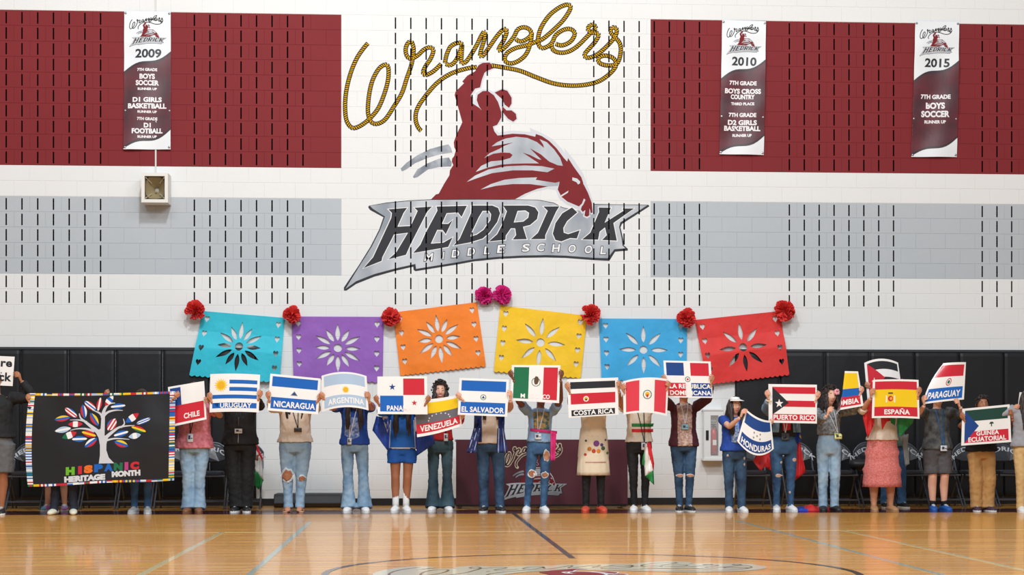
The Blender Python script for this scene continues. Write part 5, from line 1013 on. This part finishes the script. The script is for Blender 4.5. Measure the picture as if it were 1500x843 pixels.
    if hair == 'curly':
        for q in range(150):
            a = rnd.uniform(-math.pi, math.pi); e = rnd.uniform(.1, .98); line = .50 if abs(a) < .75 else (.40 - (abs(a) - .75) * .9)
            if e < line: continue
            p = head_pt(a, e, Sh); r_ = p.normalized(); t0 = r_.orthogonal().normalized(); t1 = r_.cross(t0); c0 = p + r_ * rnd.uniform(.012, .034); R0 = rnd.uniform(.010, .017); f0 = rnd.random() * 6
            mb.loft([HT(c0 + t0 * R0 * math.cos(f0 + k) + t1 * R0 * math.sin(f0 + k) + r_ * .004 * k) for k in range(5)], [.005, .0065, .0065, .006, .003], 5)
    if hair == 'bun': mb.ball(HT((0, .07, .095)), (.045, .045, .04), 12, 8)
    if hair == 'short':
        for q in range(90):
            a = rnd.uniform(-math.pi, math.pi); e = rnd.uniform(.3, .98)
            if e < .5 and abs(a) < .9: continue
            p = head_pt(a, e, Sh) * 1.09; d = Vector((rnd.uniform(-.02, .02), rnd.uniform(-.025, .0), rnd.uniform(-.012, .010))); mb.loft([HT(p), HT(p * 1.06 + d * .5), HT(p * 1.03 + d * 1.4)], [.008, .008, .003], 5)
    mb.build('hair', hairmat, root, smooth=True, local=True)
    # lanyard and badge
    if lanyard:
        m1, m2, bx, by, bwid, bhgt = lanyard; tgt = out_.get('shirt'); bX, bZ = X(bx), Zp(by)
        w_ = .011; z1 = .835 * H
        st = [[(-.05 + hx * .3, z1), (-.05 + w_ + hx * .3, z1), (bX + w_ * .3, bZ + bhgt / 2), (bX - w_ * .5, bZ + bhgt / 2)], [(.05 - w_ + hx * .3, z1), (.05 + hx * .3, z1), (bX + w_ * .5, bZ + bhgt / 2), (bX - w_ * .3, bZ + bhgt / 2)]]
        ly = patch(tgt, st, m1, 'lanyard', root, .010); bdg = patch(tgt, [[(bX - bwid / 2, bZ - bhgt / 2), (bX + bwid / 2, bZ - bhgt / 2), (bX + bwid / 2, bZ + bhgt / 2), (bX - bwid / 2, bZ + bhgt / 2)]], m2, 'badge', root, .016)
        patch(tgt, [[(bX - bwid * .3, bZ - bhgt * .15), (bX + bwid * .05, bZ - bhgt * .15), (bX + bwid * .05, bZ + bhgt * .3), (bX - bwid * .3, bZ + bhgt * .3)], [(bX + bwid * .12, bZ - bhgt * .1), (bX + bwid * .4, bZ - bhgt * .1), (bX + bwid * .4, bZ), (bX + bwid * .12, bZ)]], mat('badge_print', (60, 70, 92), .5), 'badge_print', bdg, .019)
    return out_
def rip(p, px, py, w_, h_, skin='b', frayed=True):
    x, z = p['X'](px), p['Z'](py); rnd = random.Random(px); 
    def blob(k): return [(x + w_ / 2 * k * math.cos(2 * math.pi * i / 14) * (1 + .15 * rnd.uniform(-1, 1)), z + h_ / 2 * k * math.sin(2 * math.pi * i / 14) * (1 + .2 * rnd.uniform(-1, 1))) for i in range(14)]
    if frayed: patch(p['pants'], tess(blob(1.12)), mat('denim_fray', (206, 214, 220), .9), 'frayed_edge', p['root'], .003)
    patch(p['pants'], tess(blob(.85)), SK[skin], 'knee_rip', p['root'], .0055)
def onshirt(p, name, m, pts, off=.004, tgt='shirt'):
    """pixel polygon laid onto the shirt"""
    return patch(p[tgt], tess([(p['X'](a), p['Z'](b_)) for a, b_ in pts]), m, name, p['root'], off)
HD = [(lambda x: x)][0]
# 1 leftmost
p = person('person in black hoodie and grey shorts at the far left, holding the white sign', (-19, 1), 1.68, -8, 754, 1.12, 'c', [(-62, 545), (23.5, 549)], -2.44, cloth('black', (20, 20, 23)), 642, 'long', 1.08, 'shorts', cloth('grey_shorts', (96, 96, 98)), .50, 'black', 'short')
# 2a, 2b, 3 behind the banner
person('person behind the heritage banner with bare legs and turquoise and pink sneakers', (69, 94), 1.36, 81, 748.5, .9, 'b', [(72, 640, -2.14), (96, 642, -2.14)], -2.1, cloth('navy_tee', (40, 46, 66)), 668, 'short', 1, 'shorts', cloth('navy_shorts', (30, 34, 48)), .62, 'teal', 'short')
person('person behind the heritage banner in dark navy trousers and cream clogs', (79, 107), 1.38, 93, 754, .95, 'b', [(42.5, 581), (112, 646, -2.44)], -2.56, cloth('navy_top', (34, 38, 58)), 660, 'long', 1, 'straight', cloth('navy_trouser', (28, 34, 52)), None, 'cream', 'short')
person('person behind the heritage banner in jeans and grey-white sneakers', (196.5, 215.5), 1.47, 207, 752.5, 1.0, 'b', [(158, 575), (259.5, 577, -2.57)], -2.50, cloth('grey_top', (70, 72, 84)), 650, 'long', 1, 'skinny', DEN['mid'], None, 'grey', 'long', elb=(.6, 0, -.3))
# Chile
p = person('person in a pink blouse, pale flared jeans and brown shoes', (276.5, 290), 1.56, 284, 752, 1.12, 'b', [(249, 590), (302, 586)], -2.48, cloth('pink', (226, 140, 152), second=(206, 112, 128), nscale=30), 657, 'short', 1.12, 'flare', DEN['pale'], None, 'brown', 'long', 'b', lanyard=(m_lan, m_bdg, 281, 642, .07, .10))
# Uruguay
p = person('person dressed all in black with the sun and blue stripes poster', (346, 360), 1.60, 351, 751, 1.12, 'b', [(308, 579), (380, 575)], -2.54, cloth('black', (20, 20, 23)), 652, 'long', 1.08, 'wide', cloth('black_trouser', (17, 17, 19)), None, 'black', 'bun', lanyard=(m_lan, m_bdg, 351, 632, .09, .055))
onshirt(p, 'zip', mat('zip_grey', (120, 110, 104), .4, .8), [(350.4, 612), (351.6, 612), (351.6, 650), (350.4, 650)])
# Nicaragua
p = person('person in a cream top and ripped pale jeans with open sandals', (422, 439), 1.56, 432, 751, 1.18, 'b', [(394, 577), (468, 580)], -2.57, cloth('cream', (224, 208, 192)), 648, 'long', 1.04, 'straight', DEN['pale'], None, 'sandal', 'long', lanyard=(m_lan, mat('badge_dark', (70, 70, 76), .4), 437.5, 630.5, .09, .05))
rip(p, 421.5, 697, .14, .16, 'c'); rip(p, 443, 701, .09, .07, 'c')
# Argentina
p = person('long-haired person in a royal blue jersey and flared jeans, under the pale blue poster', (510.5, 534), 1.57, 519, 751.5, 1.0, 'b', [(472, 578), (537, 578)], -2.60, cloth('royal', (24, 68, 158)), 652, 'short', 1.02, 'flare', DEN['light'], None, 'white', 'long', headz=1.36, headY=-.10, tilt=.15, lanyard=(mat('lanyard_white', (220, 222, 230), .5), m_bdg, 512.5, 647, .05, .08))
onshirt(p, 'shirt_print', mat('print_pale', (150, 172, 214), .6, second=(40, 78, 160), nscale=30), [(506, 612), (526, 612), (527, 640), (516, 645), (505, 638)])
# Panama
p = person('person in a blue tunic and shorts with bare legs and a flag cape', (579.5, 595), 1.50, 589, 751.5, 1.0, 'c', [(552, 583), (626.5, 583)], -2.64, cloth('bright_blue', (26, 100, 190)), 658, 'elbow', 1.10, 'shorts', cloth('bright_blue_shorts', (22, 90, 180)), .60, 'white', 'long', headz=1.28, headY=-.10, tilt=.2, socks=cloth('white_sock', (226, 226, 224)), sock_top=.33)
onshirt(p, 'hem_band', mat('hem_white', (222, 226, 232), .7), [(570, 656), (609, 656), (609, 658), (570, 658)])
onshirt(p, 'side_piping', mat('hem_white', (222, 226, 232), .7), [(571.5, 616), (573, 616), (571, 657), (569.5, 657)]); onshirt(p, 'side_piping', mat('hem_white', (222, 226, 232), .7), [(605.5, 616), (607, 616), (609.5, 657), (608, 657)])
cw = mat('cape_white', (206, 206, 222), .6)
flagpoly('flag_cape', [([(562, 612), (570, 612), (570, 660), (567, 660), (545.7, 631), (551, 610)], m_blu), ([(557, 604), (566, 608), (571, 624), (568, 636)], cw)], -2.14, '', parent=p['root'])
flagpoly('flag_cape', [([(608, 628), (627, 610), (637, 650), (611, 668)], m_blu), ([(607, 612), (627, 602), (625, 616), (608, 634)], cw)], -2.13, '', parent=p['root'])
# Venezuela
p = person('smiling curly-haired person in a red shirt and dark wide jeans', (634, 655.5), 1.54, 645, 750.5, .95, 'a', [(617, 598), (676.5, 607)], -2.49, cloth('red', (190, 34, 42)), 645, 'long', 1.02, 'flare', DEN['teal'], None, 'white', 'curly', face='smile', lanyard=(m_lan, m_bdg, 653, 641, .05, .09), headz=1.465, thick=1.05)
# El Salvador
p = person('person in an open blue striped jersey over a cream top with dark jeans', (709, 732.5), 1.56, 718.5, 751.5, 1.05, 'a', [(672, 578), (745.5, 576)], -2.62, cloth('cream', (224, 208, 192)), 650, 'short', 1.02, 'straight', DEN['dark'], None, 'black', 'long', headY=-.06)
jm = mat('jersey_navy', (28, 46, 104), .7); js = mat('jersey_stripe', (190, 200, 226), .7)
for s_, x0, x1, xb0, xb1 in ((-1, 694, 705, 683, 697), (1, 729, 738, 727, 744)):
    onshirt(p, 'jersey_panel', jm, [(x0, 600), (x1, 600), (x1, 648), (x0 - (1 if s_ < 0 else -1), 648)], .010) 
    flagpoly('jersey_tail', [([(x0, 628), (x1, 628), (xb1, 664), (xb0, 664)], jm)] + [([(x0 + (x1 - x0) * t, 628), (x0 + (x1 - x0) * t + .9, 628), (xb0 + (xb1 - xb0) * t + .9, 664), (xb0 + (xb1 - xb0) * t, 664)], js) for t in (.15, .45, .75)], -2.39, '', parent=p['root'])
# Mexico
p = person('person in a light blue t-shirt, pink sash and ripped jeans, arms raised', (772, 796.5), 1.50, 793, 752, .97, 'd', [(749, 546), (821, 546)], -2.60, cloth('sky', (140, 174, 212)), 648, 'short', 1.0, 'skinny', DEN['mid'], None, 'white', 'short', lanyard=(mat('lanyard_white', (220, 222, 230), .5), m_bdg, 787, 640, .08, .07), hipx=790)
onshirt(p, 'shirt_print', mat('print_mixed', (196, 150, 60), .6, second=(40, 90, 96), nscale=26), [(781, 604), (804, 604), (804, 630), (781, 628)], .005)
pk = cloth('hot_pink', (206, 44, 118)); onshirt(p, 'waist_sash', pk, [(776, 628), (815, 632), (815, 636), (776, 632)], .012)
flagpoly('waist_sash', [([(807, 632), (815, 636), (813, 675), (806, 675)], pk)], -2.40, '', parent=p['root'])
rip(p, 779, 694, .10, .09, 'c'); rip(p, 797.5, 696, .08, .07, 'c'); rip(p, 800, 668, .08, .13, 'b')
# Costa Rica
p = person('person in a cream embroidered tunic dress, black leggings and red shoes', (858.5, 880.5), 1.56, 870, 752, 1.0, 'b', [(832, 582 - 18), (905.5, 562)], -2.60, cloth('natural', (222, 206, 180)), 640, 'short', .98, 'skinny', cloth('black_trouser', (17, 17, 19)), None, 'red', 'bun', thick=.84, skirt=(cloth('natural', (222, 206, 180)), .45, 1.02, .158, .20))
sk = p['skirt'].data
def onskirt(nm, m_, pts): patch(sk, tess([(p['X'](a), p['Z'](b_)) for a, b_ in pts]), m_, nm, p['root'], .004)
for q, (x, y, r_, c_) in enumerate(((872, 650, 4.5, (120, 60, 130)), (862, 658, 3, (200, 120, 40)), (868, 661, 3, (196, 60, 40)), (875, 661, 3, (220, 130, 40)), (882, 657, 3, (60, 90, 60)), (880, 652, 2.4, (90, 60, 120)), (856, 666, 2, (190, 60, 40)), (889, 664, 2, (60, 110, 70)), (857, 646, 1.6, (80, 80, 110)), (886, 645, 1.6, (80, 80, 110)))): onskirt('embroidered_flower', mat('thread_%d' % q, c_, .8), disc(x, y, r_, 9))
onskirt('stitched_line', mat('thread_rose', (196, 150, 140), .8), [(856, 676.5), (886, 676.5), (886, 678), (856, 678)])
# Peru
p = person('person in a cream shirt with green and red chest stripes and black trousers', (929, 945), 1.54, 937, 751.5, .97, 'b', [(914, 566), (977.5, 562)], -2.68, cloth('offwhite', (222, 212, 196)), 648, 'short', 1.02, 'skinny', cloth('black_trouser', (17, 17, 19)), None, 'white', 'short', lanyard=(m_lan, m_bdg, 942, 654, .08, .09))
onshirt(p, 'chest_stripe', m_grn, [(924, 621), (955, 621), (955, 625.5), (924, 625.5)]); onshirt(p, 'chest_stripe', m_red, [(924, 629), (955, 629), (955, 633.5), (924, 633.5)])
flagpoly('hip_flag', [([(946, 650), (953, 648), (958, 680), (957, 692)], m_red), ([(944, 652), (947, 650), (957, 690), (945, 698), (944, 685)], m_wht), ([(942, 668), (945, 658), (945, 684), (940, 681)], m_grn), ([(945, 698), (957, 689), (958, 711)], m_grn)], -2.38, '', parent=p['root'])
# Dominican
p = person('person in an open maroon cardigan and knee-ripped jeans, arms raised high', (996, 1009.5), 1.58, 1002.5, 751.5, 1.0, 'b', [(973, 553), (1041.5, 553)], -2.57, mat('paisley', (206, 180, 166), .8, second=(150, 110, 104), nscale=38), 654, 'long', .98, 'skinny', DEN['dark'], None, 'black', 'bun', lanyard=(mat('lanyard_white', (220, 222, 230), .5), mat('badge_blue', (140, 192, 214), .4), 1001, 626, .085, .065))
mc = cloth('maroon', (74, 26, 40))
p['so'].data.materials.append(mc)
for f in p['so'].data.polygons:
    c = f.center
    if abs(c.x) > .085 + .05 * max(0, (c.z - 1.1)) or c.y > .03 or c.z > 1.30 and abs(c.x) > .05: f.material_index = 1
rip(p, 995, 697, .09, .035, 'b'); rip(p, 1010, 697, .09, .035, 'b')
# Honduras
p = person('shorter person in a white sun visor and blue jersey holding the bent poster', (1068.5, 1087), 1.38, 1077, 752.5, 1.02, 'a', [(1091.5, 603), (1129, 617, -2.60)], -2.66, cloth('royal', (24, 68, 158)), 661, 'short', 1.10, 'straight', DEN['dark'], None, 'white', 'long', face=True, headz=1.285, yaw=.25, elb=(.2, -.3, -.8))
onshirt(p, 'shirt_print', mat('print_pale2', (176, 200, 220), .6, second=(36, 80, 170), nscale=34), [(1070, 614), (1080, 612), (1081, 650), (1069, 648)])
for q in ((1064, 668), (1089, 672), (1089, 681)): rip(p, q[0], q[1], .02, .03, 'a')
vm = mat('visor_white', (236, 236, 234), .6); hc_, RH = p['hc'], p['RH']; mb = MB(); vs = []
for j, (e, k) in enumerate(((.42, 1.20), (.60, 1.22), (.80, 1.10), (.98, 1.06))):
    for i in range(24): q = head_pt(-math.pi + 2 * math.pi * i / 24, e, .95) * k; vs.append(hc_ + RH @ q)
mb.add(vs, [(j * 24 + i, j * 24 + (i + 1) % 24, (j + 1) * 24 + (i + 1) % 24, (j + 1) * 24 + i) for j in range(3) for i in range(24)])
vs = []
for k in (0, 1):
    for i in range(13): a = -1.25 + 2.5 * i / 12; q = head_pt(a, .42, .95) * 1.18; d = Vector((math.sin(a), -math.cos(a), 0)) * (.07 * math.cos(a * 1.1) + .005) * k; vs.append(hc_ + RH @ (q + d - Vector((0, 0, .018 * k))))
mb.add(vs, [(i, i + 1, 14 + i, 13 + i) for i in range(12)]); o = mb.build('sun_visor', vm, p['root'], smooth=True, local=True); sd = o.modifiers.new('s', 'SOLIDIFY'); sd.thickness = .004
# Puerto Rico
p = person('person in a denim jacket and distressed jeans with a red cloth round the waist', (1138, 1158.5), 1.50, 1149, 751.5, 1.08, 'a', [(1125, 575), (1197.5, 577)], -2.57, cloth('blackred_tee', (30, 28, 32)), 640, 'none', .95, 'skinny', DEN['mid'], None, 'white', 'pony', lanyard=(mat('lanyard_white', (220, 222, 230), .5), mat('badge_dark', (70, 70, 76), .4), 1147, 640, .10, .085))
dj = mat('denim_jacket', (104, 136, 162), .8, second=(132, 160, 182), nscale=10, bump=.4, bscale=14)
for sh, el, wr, g, out, Rm in p['arms']:
    mb = MB(); s = 1 if sh.x > 0 else -1; mb.loft([sh + Vector((-s * .06, 0, 0)), sh, sh.lerp(el, .5), el, el.lerp(wr, .5), el.lerp(wr, .93)], [.068, .066, .060, .055, .050, .044], 14, flat=True)
    me = remesh(mb, 'jacket_sleeve', [dj], .012, 2, .012, .09)
    o = bpy.data.objects.new('jacket_sleeve', me); col.objects.link(o); o.parent = p['root']
onshirt(p, 'jacket_front', dj, [(1132, 590), (1141, 590), (1138, 634), (1130, 634)], .012); onshirt(p, 'jacket_front', dj, [(1157, 590), (1166, 590), (1170, 634), (1159, 634)], .012)
onshirt(p, 'shirt_print', m_red, [(1141, 604), (1157, 604), (1155, 630), (1144, 632)], .005)
rip(p, 1139, 697, .08, .035, 'a'); rip(p, 1162, 674, .05, .04, 'a'); rip(p, 1143, 678, .025, .03, 'a'); rip(p, 1156, 722, .02, .03, 'a')
flagpoly('waist_cloth', [([(1110, 662), (1132, 658), (1130, 690), (1120, 684), (1114, 691), (1103, 676)], m_red)], -2.05, '', parent=p['root'])
flagpoly('waist_cloth', [([(1166, 650), (1172, 648), (1180, 692), (1164, 705)], m_red), ([(1164, 622), (1171, 618), (1174, 644), (1170, 655), (1163, 648)], m_blu), ([(1170, 628), (1173, 640), (1174, 644), (1171, 640)], m_yel)], -2.07, '', parent=p['root'])
mb = MB(); a_ = p['arms'][0]; wr = a_[2]; mb.loft([wr + Vector((.030 * math.cos(t * .7), .030 * math.sin(t * .7), .01 * math.sin(t * .7))) for t in range(10)], [.007] * 10, 6, (0, 0, 1)); mb.build('bracelet', mat('bracelet_pale', (226, 210, 176), .4), p['root'], local=True)
# Colombia
p = person('dark-haired person with a pink hair flower, plaid shirt, pale jeans and black boots', (1206, 1223), 1.50, 1215.5, 751.5, .95, 'a', [(1218, 600, -2.58, -1), (1261, 570, -2.53)], -2.54, mat('plaid_grey', (150, 156, 160), .8, second=(88, 92, 98), nscale=34, bump=.4, bscale=16), 637, 'long', 1.02, 'straight', DEN['pale'], None, 'black', 'curly', face=True, yaw=.25, headz=1.405, headY=-.05, boot=True, elb=(.3, -.2, -.8), lanyard=(m_bdg, mat('badge_yellow', (222, 224, 140), .4), 1224.5, 639.5, .09, .07))
mb = MB(); c = p['hc'] + Vector((.072, -.06, .055))
for k in range(7): a = k * .9; mb.ball(c + Vector((.022 * math.cos(a), -.004 * k, .022 * math.sin(a))), (.018, .010, .018), 8, 6)
mb.build('hair_flower', mat('flower_pink', (232, 160, 164), .6), p['root'], True, local=True)
# Cuba, behind
p = person('person in jeans mostly hidden behind the pink skirt, grey shirt tied at the waist', (1297, 1322), 1.56, 1309, 746.5, 1.0, 'b', [(1270.5, 563, -2.2), (1320, 560, -2.2)], -2.2, cloth('green_top', (70, 96, 84)), 655, 'long', 1.0, 'straight', DEN['mid'], None, 'black', 'long')
flagpoly('tied_shirt', [([(1316, 640), (1331, 636), (1330, 648), (1332, 680), (1326, 684), (1322, 650)], cloth('heather', (150, 152, 150)))], -1.95, '', parent=p['root'])
# España
p = person('person in a cream blouse, tiered pink skirt, tan boots and shoulder flags', (1281, 1305.5), 1.52, 1294, 752, 1.22, 'b', [(1279.5, 573), (1345.5, 571)], -2.64, cloth('cream_blouse', (222, 206, 190)), 645, 'elbow', 1.0, 'none', None, None, 'tan', 'pony', skirt=(mat('skirt_rose', (196, 94, 92), .85, second=(214, 132, 124), nscale=60, bump=.5, bscale=20), .305, .94, .165, .235), boot=True)
flagpoly('shoulder_flag', [([(1266, 588), (1279, 582), (1281, 620), (1271, 643), (1264, 612)], m_red)], -2.42, '', parent=p['root'])
flagpoly('shoulder_flag', [([(1290, 613), (1302, 610), (1308, 616), (1299, 618), (1292, 630)], m_red), ([(1303, 612), (1312, 614), (1311, 624), (1305, 620)], m_grn), ([(1314, 614), (1340, 612), (1337, 620), (1318, 641)], m_grn)], -2.44, '', parent=p['root'])
# Paraguay
p = person('person in a grey camouflage shirt, grey shorts, blue shoes and blue lanyard', (1367.5, 1384), 1.50, 1375, 751.5, .98, 'a', [(1355, 583), (1400, 588, -2.56, 1)], -2.57, mat('camo', (92, 96, 98), .8, second=(56, 60, 64), nscale=16, bump=.4, bscale=16), 659, 'elbow', 1.10, 'shorts', cloth('dark_grey_shorts', (78, 76, 80)), .46, 'blue', 'short', face=True, socks=cloth('black_sock', (24, 24, 26)), sock_top=.13, lanyard=(mat('lanyard_blue', (30, 106, 168), .5), m_bdg, 1377.5, 657, .085, .065))
# Guinea Ecuatorial
p = person('shorter person in a black t-shirt, khaki trousers and plum sneakers', (1431, 1448.5), 1.40, 1440, 752, 1.10, 'c', [(1410, 608), (1479.5, 604)], -2.62, cloth('black', (20, 20, 23)), 662, 'short', 1.12, 'wide', cloth('khaki', (184, 140, 86)), None, 'plum', 'short', face=True)
# right edge
p = person('person in khaki trousers, grey sweater and white sneakers cut off by the right edge', (1496.5, 1519), 1.52, 1507, 754, 1.05, 'b', [(1491, 597), (1562, 600)], -2.62, cloth('sweater_grey', (150, 150, 156)), 655, 'long', 1.1, 'straight', cloth('khaki_light', (206, 172, 118)), None, 'white', 'long', headz=1.36)
